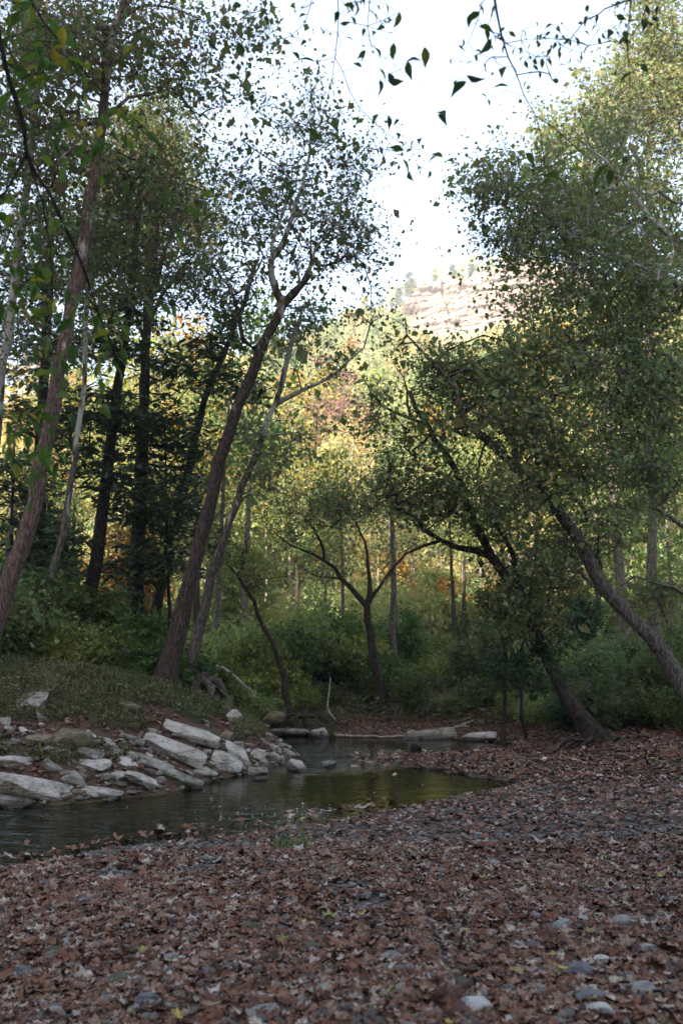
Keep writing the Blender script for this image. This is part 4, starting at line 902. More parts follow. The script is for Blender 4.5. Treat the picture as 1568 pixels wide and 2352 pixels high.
# ---- hillside woods
HK = [Kind('hillside_tree', 61, 13, 3.6, .25, 90, 11, .50, .75), Kind('hillside_tree', 62, 15, 3.2, .3, 90, 11, .50, .75), Kind('hillside_tree', 63, 11, 3.8, .22, 90, 11, .50, .75)]
def proto_pine(seed, h):
    rng = np.random.default_rng(seed); T = Tree(rng)
    T.line(np.array([[0, 0, -.5], [.1, 0, h * .5], [0, .1, h]]), .014 * h, .03, .6)
    tg = []
    for z in np.arange(h * .35, h, .8):
        for k in range(5):
            a = rng.random() * 6.28; r = (h - z) * .30 * rng.uniform(.5, 1.1) + .3; tg.append([r * math.cos(a), r * math.sin(a), z + rng.normal(0, .2)])
            tg.append([r * .5 * math.cos(a + .4), r * .5 * math.sin(a + .4), z])
    tg = np.array(tg); T.grow(tg, step=.8, skip=4); T.radii(.008); v, f = T.tubes(minr=.012)
    lv, lf, lt = leaves(rng, tg, 12, .42, .5, NEEDLE, flat=.5, pitch=(.1, .4)); return mesh('trunk', v, f, True), mesh('crown', lv, lf, False, {'tint': ('FACE', lt)})
class Pine(Kind):
    def __init__(s, name, seed, h): s.name = name; s.tr, s.cr = proto_pine(seed, h); s.by = {}
PK = [Pine('pine_tree', 65, 11), Pine('pine_tree', 66, 9)]
rngh = np.random.default_rng(123)
hsp = []; cand = []
for k in range(9000):
    y = rngh.uniform(66, 335); px = rngh.uniform(-150, 1720); x = (px - CX) / FPX * y * 1.02
    sp_ = 4.2 if y < 130 else 5.2
    if cliff_w(x) > .3 and 279 < y < 300: continue
    if any(abs(a - x) < sp_ and (a - x) ** 2 + (b - y) ** 2 < sp_ ** 2 for a, b in hsp): continue
    hsp.append((x, y)); cand.append((x, y, px))
    if len(cand) >= 1150: break
def zone(y): return 'at the foot of the hill' if y < 105 else 'on the lower slope' if y < 170 else 'on the middle slope' if y < 235 else 'high on the slope' if y < 290 else 'on the crest'
def score(c):
    x, y, px = c; e = topx((x, y, float(hillz(np.array([x]), np.array([y]))[0]) + 6))
    return (0 if 600 < e[0] < 1120 else 400) + (0 if e[1] < 1300 else 200) + y * .35
cand.sort(key=score)
stuffV, stuffF, stuffT, off = [], [], [], 0
tvs = []
for Kd in HK:
    c = Kd.cr; v = np.empty(len(c.vertices) * 3, np.float32); c.vertices.foreach_get('co', v)
    f = np.empty(len(c.loops), np.int32); c.loops.foreach_get('vertex_index', f); tvs.append((v.reshape(-1, 3), f.reshape(-1, 4)))
for j, (x, y, px) in enumerate(cand):
    z = float(hillz(np.array([x]), np.array([y]))[0]); ex, ey = topx((x, y, z + 6))
    s = rngh.uniform(.55, 1.0) * (.8 if y < 100 else .9); rz = rngh.uniform(0, 6.28)
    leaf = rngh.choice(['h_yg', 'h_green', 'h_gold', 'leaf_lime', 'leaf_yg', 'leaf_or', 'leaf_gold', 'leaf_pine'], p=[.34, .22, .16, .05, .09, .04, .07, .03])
    if abs(ex - 790) < 45 and abs(ey - 950) < 60: leaf = 'leaf_rd'
    if abs(ex - 640) < 60 and abs(ey - 1110) < 60: leaf = 'leaf_or'
    if y < 110 and 640 < ex < 860 and rngh.random() < .35: leaf = rngh.choice(['leaf_rd', 'leaf_or'])
    if cliff_w(x) > .25 and 268 < y < 281: s *= .5
    if y > 296: s *= .62
    if 865 < ex < 1250 and y < 285: s = min(s, max(.15, (P(ex, np.interp(ex, [860, 900, 960, 1010, 1060, 1150, 1250], [690, 722, 748, 795, 795, 750, 740]), y)[2] - z) / 14.0))
    if j < 285:
        if y > 292 and rngh.random() < .45:
            PK[rngh.integers(2)].place((x, y, z), (s * 1.5,) * 3, rz, 'leaf_pine', 'bark_grey', f'dark pine standing {zone(y)}, {landmark(ex)}', 'pines on the crest')
        else:
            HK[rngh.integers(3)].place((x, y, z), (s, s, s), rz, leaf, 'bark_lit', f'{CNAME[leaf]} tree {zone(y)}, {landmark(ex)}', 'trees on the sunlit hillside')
    else:
        v, f = tvs[rngh.integers(3)]; c, sn = math.cos(rz), math.sin(rz)
        keep = rngh.random(len(f)) < (.8 if y < 150 else .55); f = f[keep]
        idx = np.unique(f); mp_ = np.zeros(len(v), int); mp_[idx] = np.arange(len(idx))
        vv = v[idx]; vv = np.stack([vv[:, 0] * c - vv[:, 1] * sn, vv[:, 0] * sn + vv[:, 1] * c, vv[:, 2]], -1) * s + [x, y, z]
        stuffV.append(vv); stuffF.append(mp_[f] + off); off += len(vv)
        stuffT.append(np.clip(rngh.random() * .75 + rngh.random(len(f)) * .25, 0, 1))
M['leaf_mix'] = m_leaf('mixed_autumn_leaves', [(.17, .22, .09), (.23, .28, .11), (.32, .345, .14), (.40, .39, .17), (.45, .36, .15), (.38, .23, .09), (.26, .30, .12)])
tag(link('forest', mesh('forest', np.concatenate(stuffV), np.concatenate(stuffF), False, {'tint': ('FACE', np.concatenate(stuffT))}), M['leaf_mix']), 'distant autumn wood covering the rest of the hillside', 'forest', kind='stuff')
def hill_single(ex, ey, y, leaf, s, label, K=None):
    q = P(ex, ey, y); z = float(hillz(np.array([q[0]]), np.array([y]))[0]); (K or HK[0]).place((q[0], y, z), (s, s, s), 1.0, leaf, 'bark_lit', label, 'trees on the sunlit hillside')
hill_single(735, 730, 300, 'leaf_red', .6, 'single scarlet tree on the skyline left of the cliff')
hill_single(940, 745, 282, 'leaf_red', .35, 'small reddish tree in the cave under the cliff')
hill_single(790, 960, 110, 'leaf_rd', .62, 'purplish russet tree standing out in the middle of the hillside view', HK[2])
hill_single(650, 1120, 80, 'leaf_or', .55, 'bright orange tree at the foot of the hill beside the pale sycamore', HK[2])
for ex, s in ((915, .75), (940, .9), (1000, .62), (985, .45), (1040, .8), (1085, .7)):
    q = P(ex, 600, 301); z = float(hillz(np.array([q[0]]), np.array([301.]))[0])
    PK[int(ex) % 2].place((q[0], 303, z), (s * 1.35,) * 3, ex, 'leaf_pine', 'bark_grey', {915: 'leftmost pine on the rim of the cliff', 940: 'tallest pine on the cliff rim, pale against the sky', 1000: 'pine on the cliff rim right of the tallest one', 985: 'dwarf pine on the cliff rim', 1040: 'spreading pine on the rim above the vertical crack', 1085: 'pine on the rim beside the right wall of foliage'}[ex], 'pines on the crest')

for k, ex in enumerate(np.linspace(890, 1330, 17)):
    ex = ex + rngh.normal(0, 8); yy = 303 + rngh.uniform(0, 5); q = P(ex, 600, yy); z = float(hillz(np.array([q[0]]), np.array([yy]))[0]); s = rngh.uniform(.5, .95); leaf = ['h_yg', 'h_green', 'h_gold', 'h_yg'][k % 4]
    HK[k % 3].place((q[0], yy, z - .3), (s, s, s), rngh.uniform(0, 6), leaf, 'bark_lit', f'small {CNAME[leaf]} tree on the rim above the cliff', f'small {CNAME[leaf]} trees along the cliff rim')
# ---------------------------------------------------------------- rocks, stones, driftwood
M['rock_pale'] = m_rock('pale_limestone', (.40, .37, .33), (.11, .09, .07), sc=1.6)
M['rock_mid'] = m_rock('weathered_limestone', (.26, .24, .215), (.06, .05, .042), moss=(.07, .07, .03), mossamt=.4)
M['rock_dark'] = m_rock('dark_mossy_stone', (.17, .135, .10), (.05, .04, .03), moss=(.075, .075, .03), mossamt=.5)
M['rock_brown'] = m_rock('brown_boulder_stone', (.20, .15, .085), (.08, .06, .035))
M['rock_black'] = m_rock('wet_dark_stone', (.055, .05, .042), (.02, .018, .016))
def ico(n):
    import bmesh
    bm = bmesh.new(); bmesh.ops.create_icosphere(bm, subdivisions=n, radius=1)
    v = np.array([x.co[:] for x in bm.verts]); f = np.array([[x.index for x in y.verts] for y in bm.faces]); bm.free(); return v, f
ICO = {k: ico(k) for k in (1, 2, 3, 4, 5)}
def rock_shape(rng, level=4, sq=.55, cuts=9, rough=.05, dims=(1, 1, 1), freq=1.0):
    v, f = ICO[level]; v = v.copy()
    v = np.sign(v) * np.abs(v) ** sq
    v /= np.abs(v).max(axis=0)
    for k in range(cuts):
        n = rng.normal(0, 1, 3) * [1, 1, .75]; n /= np.linalg.norm(n); d = rng.uniform(.62, .98)
        s = v @ n; over = np.maximum(s - d, 0); v = v - over[:, None] * n[None] * .97
    v = v * np.array(dims)
    sc = max(dims)
    q = v / sc + rng.random(3) * 50
    nr = v / (np.linalg.norm(v, axis=1)[:, None] + 1e-6)
    v = v + nr * (rough * sc * (fbm(q, 2.2 * freq, 4, 3) + .35 * fbm(q, 9 * freq, 3, 8)))[:, None]
    # thin bedding steps
    v[:, 2] += .10 * dims[2] * np.sign(np.sin(v[:, 2] / dims[2] * 7 + fbm(q, 1.5, 2, 4) * 2)) * .25
    return v, f
rngr = np.random.default_rng(314)
ROCKS = []
def rock(name, label, px, py, w, h, tilt, mat, Y=None, depth=.7, yaw=None, cat='rock', group='rocks on the left bank', sink=.35, sq=.40, cuts=12, rough=.032, level=5, thick=None):
    """picture box (centre px,py; w,h) -> a rock of that size lying on the ground; tilt in degrees, down to the right"""
    Yh = hit(px, py + h * .42, None) if Y is None else Y
    if Yh is None: Yh = 15
    c = P(px, py + h * .10, Yh); dist = np.linalg.norm(c - CAM); k = dist / FPX
    a = math.radians(tilt); W, Hh = w * k, h * k
    ct, st = abs(math.cos(a)), abs(math.sin(a))
    slab = name == 'rock_slab'
    t = thick if thick else max(.22 * W, min(Hh, (Hh - W * st) / max(ct, .3)) if Hh > W * st else .22 * W)
    pt = .20
    if slab:                                            # a thin bed of rock whose broad face leans towards the stream
        pt = .52; t = .16 * W; depth = np.clip((Hh - .75 * W * st) / .58 / W, .30, 1.0)
    L_ = (W - t * st) / max(ct, .3)
    dims = (L_ / 2, depth * L_ / 2, t / 2 * (1 + sink))
    v, f = rock_shape(rngr, level, .26 if slab else sq, 7 if slab else cuts, .016 if slab else rough, dims)
    ca, sa = math.cos(a), math.sin(a)
    x = v[:, 0] * ca + v[:, 2] * sa; z = -v[:, 0] * sa + v[:, 2] * ca
    y, z = v[:, 1] * math.cos(pt) - z * math.sin(pt), z * math.cos(pt) + v[:, 1] * math.sin(pt)
    yw = rngr.normal(0, .2) if yaw is None else yaw
    v = np.stack([x * math.cos(yw) - y * math.sin(yw), x * math.sin(yw) + y * math.cos(yw), z], -1)
    o = link(name, mesh(name, v, f, False if level > 3 else True), M[mat]); o.location = (c[0], c[1] + dims[1] * .5, c[2])
    tag(o, label, cat, group); ROCKS.append((c[0], c[1] + dims[1] * .5, max(dims))); return o
R_ = rock
R_('rock_slab', 'large pale slab dipping to the water, dark undercut below its long edge', 88, 1812, 190, 64, 13, 'rock_pale', depth=.75, sq=.30, level=5)
R_('rock_slab', 'highest smooth pale slab on the bank, its right end over a dark hollow', 437, 1680, 134, 56, 15, 'rock_pale', depth=.8, sq=.33, level=5)
R_('rock_slab', 'long pale slab just below the highest slab, sloping steeply right', 398, 1722, 142, 66, 24, 'rock_pale', depth=.6, sq=.30, level=5)
R_('boulder', 'rounded pale boulder at the waterline below the two long slabs', 512, 1745, 92, 54, 18, 'rock_pale', depth=.8, level=5)
R_('rock_slab', 'pale slab tilted behind the rounded waterline boulder', 545, 1728, 72, 52, 38, 'rock_pale')
R_('boulder', 'upright pale stone standing in the grass near the cove', 536, 1645, 40, 46, 48, 'rock_pale', depth=.6)
R_('boulder', 'blocky pale stone at the left margin above the large slab', 38, 1750, 84, 36, 8, 'rock_pale')
R_('boulder', 'grey cracked stone in the middle of the rubble below the dark boulder', 200, 1726, 82, 46, 20, 'rock_mid')
R_('boulder', 'dark brownish boulder with a reddish lit top in the slope', 162, 1694, 84, 58, 10, 'rock_dark', sq=.6)
R_('rock_slab', 'low pale slab at the water right of the large slab', 228, 1820, 96, 32, 16, 'rock_pale')
R_('rock_slab', 'steep grooved pale slab running into the water', 335, 1796, 104, 58, 32, 'rock_pale', level=5)
R_('rock_slab', 'furrowed slab strip beside the grooved slab at the water', 412, 1788, 100, 46, 27, 'rock_mid', level=5)
R_('boulder', 'small pale stones block at the point where the bank meets the riffle', 592, 1734, 44, 36, 22, 'rock_pale')
R_('boulder', 'small wedge of stone at the very tip of the rocky bank', 664, 1728, 34, 16, 25, 'rock_mid')
R_('boulder', 'low mossy stone by the tip of the rocky bank', 628, 1736, 40, 24, 10, 'rock_mid')
R_('boulder', 'pale pyramid shaped boulder standing in the pool', 682, 1760, 58, 36, 10, 'rock_pale', Y=14.8, group='rocks in the stream', depth=.8, sq=.7)
R_('boulder', 'flat wet stone barely breaking the pool surface', 755, 1755, 42, 12, 2, 'rock_mid', Y=15.2, group='rocks in the stream')
R_('boulder', 'pair sized low stone in the water below the bank tip', 594, 1771, 50, 15, 4, 'rock_mid', Y=14.0, group='rocks in the stream')
R_('boulder', 'white arched boulder at the far edge of the stream', 735, 1684, 44, 24, 3, 'rock_pale', Y=20.6, group='rocks in the stream', sq=.7)
R_('boulder', 'big brown overhanging boulder in the shade of the far cove', 630, 1648, 72, 44, -14, 'rock_brown', Y=21.5, group='rocks in the stream', sq=.6, depth=.8)
R_('boulder', 'nearly black square block standing in the upper stream', 955, 1718, 28, 20, 0, 'rock_black', Y=18.2, group='rocks in the stream')
R_('boulder', 'small white stone left of the black block', 918, 1728, 20, 10, 0, 'rock_pale', Y=17.4, group='rocks in the stream')
R_('rock_slab', 'long grey ledge at the far waterline under the driftwood', 988, 1691, 120, 20, -2, 'rock_mid', Y=20.2, group='rocks in the stream', depth=.4)
R_('rock_slab', 'pale flat ledge right of the grey ledge at the far waterline', 1098, 1695, 84, 12, -4, 'rock_pale', Y=19.8, group='rocks in the stream', depth=.4)
R_('boulder', 'white stone lying alone on the far leaf bed', 1250, 1745, 22, 11, 0, 'rock_pale', group='rocks in the stream')
R_('rock_slab', 'low grey shelf along the far waterline left of the white boulder', 665, 1681, 90, 10, 2, 'rock_mid', Y=20.9, group='rocks in the stream', depth=.4)
R_('boulder', 'small pale stone below the brown boulder', 610, 1670, 14, 9, 0, 'rock_pale', Y=20.8, group='rocks in the stream')
R_('rock_slab', 'leaf strewn ledge high on the slope with a broken right edge', 62, 1602, 96, 46, -6, 'rock_mid', depth=.8)
R_('boulder', 'broken stub of rock right of the leaf strewn ledge', 92, 1624, 30, 34, -30, 'rock_mid')
R_('boulder', 'small pale stone behind the ledge on the slope', 122, 1560, 44, 14, 4, 'rock_mid')
R_('boulder', 'stone pair half sunk in grass below the roots', 295, 1618, 60, 20, 18, 'rock_mid')
R_('boulder', 'pale rubble stone above the long slabs', 300, 1696, 60, 30, 20, 'rock_mid')
R_('boulder', 'flat pale stone sticking out of the rubble beside the grey cracked stone', 205, 1758, 80, 18, 8, 'rock_pale')
R_('boulder', 'slanting pale stone between the rubble and the furrowed strip', 285, 1752, 60, 24, 20, 'rock_pale')
R_('boulder', 'mottled rubble stone left of the low pale slab', 170, 1792, 60, 44, 24, 'rock_mid')
R_('boulder', 'speckled block behind the large pale slab', 120, 1762, 54, 36, 20, 'rock_mid')
R_('boulder', 'little square stone jutting at the rubble edge', 270, 1784, 36, 20, 6, 'rock_pale')
R_('boulder', 'small stone under the rounded waterline boulder', 470, 1772, 60, 26, 16, 'rock_pale')
R_('boulder', 'stone at the left margin below the bushes', 8, 1662, 26, 20, 0, 'rock_mid')
R_('boulder', 'mossy stone beside the dark boulder', 90, 1700, 60, 30, 12, 'rock_dark')
R_('rock_slab', 'dark shelf under the longest slabs', 350, 1752, 90, 34, 26, 'rock_mid')
R_('boulder', 'stone wedged under the steep pale slab near the tip', 560, 1752, 36, 24, 14, 'rock_mid')
R_('boulder', 'dark low rock under the left end of the large slab', 20, 1842, 90, 26, 4, 'rock_mid')
# smaller loose stones in the rubble of the left bank
lab = ['palm sized pale stone in the bank rubble', 'mottled small stone in the bank rubble', 'dark mossy small stone in the bank rubble']
nb = 0
for k in range(1500):
    if nb >= 170: break
    px = rngr.uniform(-40, 640); py = rngr.uniform(1640, 1835)
    if py < 1700 and rngr.random() < .85: continue
    lim = np.interp(px, [0, 180, 380, 470, 640], [1840, 1838, 1815, 1790, 1745])
    if py > lim: continue
    s = 9 + 24 * rngr.random() ** 2; kk = int(rngr.choice([0, 1, 1, 1, 2]))
    q = hit(px, py, None)
    if q is None: continue
    qp = P(px, py, q)
    if any((a - qp[0]) ** 2 + (b - qp[1]) ** 2 < (.75 * c_) ** 2 for a, b, c_ in ROCKS[:43]): continue
    R_('stone', lab[kk], px, py, s, s * rngr.uniform(.4, .75), rngr.uniform(0, 34), ['rock_pale', 'rock_mid', 'rock_dark'][kk], level=4, sink=.6, cat='stone', group=['pale stones in the bank rubble', 'mottled stones in the bank rubble', 'mossy stones in the bank rubble'][kk], cuts=7, rough=.07)
    nb += 1

# driftwood
def stick(name, label, pts, Y0, Y1, r0, r1, mat, group='driftwood by the stream', forks=(), cat='driftwood'):
    rng = np.random.default_rng(abs(hash(label)) % 1000 if False else len(label) * 7 + 3); T = Tree(rng)
    n = len(pts); q = np.array([P(a, b, Y0 + (Y1 - Y0) * k / (n - 1)) for k, (a, b) in enumerate(pts)])
    T.line(q, r0, r1, .12, wig=.008)
    for fk in forks:
        m_ = len(fk); T.line(np.array([P(a, b, Y0 + (Y1 - Y0) * .5) for a, b in fk]), r0 * .5, r1 * .5, .1, wig=.006)
    T.rad = np.array(T.r); v, f = T.tubes()
    o = link(name, mesh(name, v - q[0], f, True), M[mat]); o.location = tuple(q[0]); return tag(o, label, cat, group)
M['wood_pale'] = m_bark('bleached_wood', (.20, .17, .14), (.42, .38, .33)); M['wood_dark'] = m_bark('wet_dark_wood', (.03, .024, .02), (.10, .08, .065))
stick('log', 'long bleached log lying on the far waterline ledge', [(934, 1685), (985, 1680), (1040, 1673), (1074, 1668)], 20.3, 20.6, .055, .03, 'wood_pale', forks=[[(1040, 1673), (1065, 1664), (1086, 1655)]])
stick('log', 'low dark log floating against the far bank right of the white boulder', [(770, 1689), (830, 1691), (900, 1692), (930, 1690)], 20.5, 20.4, .03, .02, 'wood_pale')
stick('branch', 'fallen grey branch sloping down behind the exposed roots', [(476, 1528), (508, 1534), (535, 1550), (560, 1572), (590, 1606)], 18.6, 18.9, .05, .02, 'wood_pale')
stick('driftwood', 'short bleached driftwood stub on the grassy slope', [(148, 1600), (162, 1588), (178, 1578)], 16.8, 16.6, .05, .02, 'wood_pale')
stick('branch', 'crooked pale sapling stem curving up from the far shore', [(770, 1652), (758, 1640), (752, 1620), (756, 1590), (758, 1555)], 21.5, 21.8, .028, .016, 'wood_pale')
stick('branch', 'thin stick lying on the far leaf bed', [(1440, 1780), (1490, 1774), (1540, 1768)], 12.6, 12.9, .012, .006, 'wood_dark')
stick('branch', 'dark twig half buried in leaves at the near left', [(0, 2020 + 50), (20, 2190), (60, 2270), (110, 2330)], 5.6, 4.1, .004, .002, 'wood_dark')
# exposed roots
def roots(name, label, px, py, Y, n, length, mat, seed, spread=(-1, 1), r=.05):
    rng = np.random.default_rng(seed); T = Tree(rng); c = P(px, py, Y)
    T.line(np.array([c + [0, 0, .25], c, c - [0, 0, .2]]), r * 2.2, r * 1.8, .12)
    for k in range(n):
        a = rng.uniform(0, 6.28); L_ = length * rng.uniform(.5, 1.1); d = np.array([math.cos(a), math.sin(a) * .8, 0])
        e = c + d * L_; e[2] = max(gz(e[0], e[1]), ZW) + rng.uniform(-.03, .10); m1 = c + d * L_ * .4 + [0, 0, .12 * rng.uniform(-.4, 1)]
        T.line(np.array([c + d * .03 + [0, 0, .02], m1, (m1 + e) / 2 + rng.normal(0, .06, 3), e]), r * rng.uniform(.6, 1.1), r * .25, .12, wig=.012)
    T.rad = np.array(T.r); v, f = T.tubes()
    o = link(name, mesh(name, v - c, f, True), M[mat]); o.location = tuple(c); return tag(o, label, 'roots', 'exposed roots')
roots('exposed_roots', 'black root tangle spreading at the foot of the leaning tree on the leaf bed', 1384, 1706, 16.5, 18, .95, 'wood_dark', 3, r=.07)
roots('exposed_roots', 'pale grey exposed roots under the slim white sycamore', 462, 1572, 17.7, 16, .75, 'bark_white', 4, r=.075)
roots('exposed_roots', 'thin dark roots hanging at the foot of the forked tree', 868, 1628, 23.8, 14, 1.2, 'wood_dark', 5, r=.04)
roots('exposed_roots', 'tangled dark roots on the far shore below the small bending maple', 700, 1648, 21.6, 14, 1.3, 'wood_dark', 6, r=.035)
# ---------------------------------------------------------------- fallen leaves, gravel, ground cover
rngl = np.random.default_rng(2024)
def on_bar(n, y0, y1, power=1.0, margin=1.25):
    """points on the gravel bar, spread evenly over the ground"""
    y = y0 + (y1 - y0) * rngl.random(n) ** power
    x = (rngl.random(n) * 2 - 1) * (.415 * y + margin)
    p = np.stack([x, y], -1)
    z = ground(x, y); dN = dist_line(p, NEAR); ok = ~inside(p, POLY) & ((x > -.95) | (dist_line(p, LEFT) > dN)) & (y < np.interp(x, _fx, _fy) + 2.5) & (dN < 60)
    ok &= ~((x < -1.3) & (y > 15))
    return np.stack([x, y, z], -1)[ok]
def lobed():
    an = [-90, -60, -38, -15, 8, 32, 52, 72, 90, 108, 128, 148, 172, 195, 218, 240]
    rr = [.20, .36, .50, .34, .56, .36, .40, .42, .66, .42, .40, .36, .56, .34, .50, .36]
    v = [[0, 0, .02]] + [[r * math.cos(math.radians(a)), r * math.sin(math.radians(a)), 0] for a, r in zip(an, rr)]
    v = np.array(v); k = len(an)
    f = np.array([[0, 1 + i, 1 + (i + 1) % k] for i in range(k)])
    return v, f
LB, LBF = lobed()
def litter(pos, size, curl, tint, vary=.3):
    n = len(pos); out = []
    # several curled versions of the leaf so that no two neighbours look stamped
    per = np.array_split(rngl.permutation(n), 10); V, F, T_, off = [], [], [], 0
    for k, idx in enumerate(per):
        t = LB.copy(); r2 = t[:, 0] ** 2 + t[:, 1] ** 2
        ang = rngl.random() * 3.14; u = t[:, 0] * math.cos(ang) + t[:, 1] * math.sin(ang)
        t[:, 2] += curl * (.9 * u ** 2 * rngl.choice([1, 1, -.5]) + .5 * r2 + .10 * rngl.normal(0, 1, len(t)))
        t[:, :2] *= 1 - .25 * curl * r2[:, None]
        t[:, 0] *= rngl.uniform(.75, 1.1)
        if k % 3 == 1:                                   # long narrow leaves
            rr_ = np.hypot(t[:, 0], t[:, 1]) + 1e-6; t[:, :2] *= ((.35 * rr_ + .65 * .47) / rr_)[:, None] * (rr_ > .01)[:, None]; t[:, 0] *= .48
        elif k % 3 == 2:                                 # torn and rounded ones
            rr_ = np.hypot(t[:, 0], t[:, 1]) + 1e-6; t[:, :2] *= ((.6 * rr_ + .4 * .45) / rr_)[:, None] * (rr_ > .01)[:, None]; cutd = rngl.normal(0, 1, 2); cutd /= np.linalg.norm(cutd); s_ = t[:, :2] @ cutd; t[:, :2] -= np.maximum(s_ - .12, 0)[:, None] * cutd * .8
        m_ = len(idx)
        R = rot(rngl.random(m_) * 6.28, rngl.normal(0, .27, m_), rngl.normal(0, .27, m_)); sc = size * np.exp(rngl.normal(0, vary, m_))
        v, f, tt = batch(t, LBF, pos[idx] + np.stack([np.zeros(m_), np.zeros(m_), .012 + rngl.random(m_) * .03], -1), R * sc[:, None, None], tint[idx])
        V.append(v); F.append(f + off); T_.append(np.where(tt < .9, np.clip(tt + rngl.normal(0, .05, len(tt)), 0, .9), tt)); off += len(v)
    return np.concatenate(V), np.concatenate(F), np.concatenate(T_)
# leaf colours: mostly warm brown, some greyed pinkish undersides, a few yellow and green ones
M['litter'] = m_tint('dry_fallen_leaves', [(.028, .013, .009), (.080, .030, .017), (.135, .052, .027), (.17, .078, .044), (.20, .118, .084), (.26, .195, .16), (.38, .33, .295), (.36, .27, .06), (.16, .19, .05)], rough=.62, spec=.3, noise=.28, bump=.4, scale=55)
M['litter'].node_tree.nodes['Color Ramp'].color_ramp.elements[6].position = .93
def lt_tint(n):
    t = np.clip(rngl.beta(1.25, 1.65, n), 0, 1) * .92
    q = rngl.random(n); t = np.where(q > .996, .965, t); t = np.where(q > .998, 1.0, t); return t
cr_ = M['litter'].node_tree.nodes['Color Ramp'].color_ramp.elements
for e, p_ in zip(cr_, [0, .13, .28, .42, .58, .72, .86, .97, 1.0]): e.position = p_
# fields of leaves are thicker in places; the gravel shows in between
def patchy(pos, bias):
    k = fbm(pos[:, :2], .9, 3, 91) + .5 * fbm(pos[:, :2], 3.2, 2, 92)
    return pos[k > bias]
A = patchy(on_bar(64000, 3.0, 8.5, .75), -1.1); B = patchy(on_bar(48000, 8.0, 20, .7, 1.5), -.95)
def ring(p, r): return p
la = litter(A, .052, .42, lt_tint(len(A)), .38); lb_ = litter(B, .060, .42, lt_tint(len(B)))
# drift piled on the far shore and the leaf covered spit
C_ = on_bar(9000, 13, 20, 1.0, 1.0); C_ = C_[C_[:, 0] > .6]; lc = litter(C_, .10, .5, lt_tint(len(C_)))
off1, off2 = len(la[0]), len(la[0]) + len(lb_[0])
LV = np.concatenate([la[0], lb_[0], lc[0]]); LF = np.concatenate([la[1], lb_[1] + off1, lc[1] + off2]); LT = np.concatenate([la[2], lb_[2], lc[2]])
tag(link('fallen_leaves', mesh('fallen_leaves', LV, LF, False, {'tint': ('FACE', LT)}), M['litter']), 'carpet of dry brown leaves over the gravel bar', 'leaves', kind='stuff')
# gravel
M['stone'] = m_tint('creek_stone', [(.035, .03, .026), (.06, .054, .048), (.085, .076, .07), (.11, .095, .082), (.14, .13, .118), (.19, .18, .165), (.30, .285, .265)], rough=.75, spec=.3, noise=.3, bump=.5, scale=30)
def stones(pos, size, lvl, vary=.45, flat=.42):
    V, F, T_, off = [], [], [], 0; n = len(pos)
    for idx in np.array_split(rngl.permutation(n), 14):
        tv, tf = ICO[lvl]; tv = np.sign(tv) * np.abs(tv) ** .8
        for c in range(6):
            nn = rngl.normal(0, 1, 3); nn /= np.linalg.norm(nn); s = tv @ nn; tv = tv - np.maximum(s - rngl.uniform(.6, .9), 0)[:, None] * nn[None] * .9
        tv = tv * [1, rngl.uniform(.6, .95), rngl.uniform(.3, .55)]; m_ = len(idx)
        R = rot(rngl.random(m_) * 6.28, rngl.normal(0, .22, m_), rngl.normal(0, .22, m_)); sc = size * np.exp(np.clip(rngl.normal(0, vary, m_), -1.5, .85))
        v, f, tt = batch(tv, tf, pos[idx] + np.stack([0 * sc, 0 * sc, sc * .12], -1), R * sc[:, None, None], np.clip(rngl.beta(1.6, 2.6, m_), 0, 1))
        V.append(v); F.append(f + off); T_.append(tt); off += len(v)
    return np.concatenate(V), np.concatenate(F), np.concatenate(T_)
S1 = on_bar(15000, 3.0, 9, .8); S2 = on_bar(12000, 8, 18, .8)
S1[:, 2] += .018; S2[:, 2] += .017; s1 = stones(S1, .021, 2, .5); s2 = stones(S2, .025, 1, .5)
tag(link('gravel', mesh('gravel', np.concatenate([s1[0], s2[0]]), np.concatenate([s1[1], s2[1] + len(s1[0])]), True, {'tint': ('FACE', np.concatenate([s1[2], s2[2]]))}), M['stone']), 'small grey stones between the fallen leaves', 'gravel', kind='stuff')
x = rngl.uniform(-9, 0, 9000); y = rngl.uniform(9, 19, 9000); p = np.stack([x, y], -1); dl_ = dist_line(p, LEFT)
ok = ~inside(p, POLY) & (dl_ < dist_line(p, NEAR)) & (dl_ < .2 + 1.5 * rngl.random(9000) ** 1.5) & (x < -.9); x, y = x[ok], y[ok]
s3 = stones(np.stack([x, y, ground(x, y)], -1), .042, 2, .6)
M['rubble'] = m_tint('bank_rubble', [(.05, .04, .032), (.09, .075, .06), (.15, .135, .115), (.22, .205, .185), (.32, .30, .28)], rough=.85, spec=.2, noise=.45, bump=.6, scale=22)
tag(link('rubble', mesh('rubble', s3[0], s3[1], False, {'tint': ('FACE', s3[2])}), M['rubble']), 'broken stone rubble between the slabs of the rocky bank', 'rubble', kind='stuff')
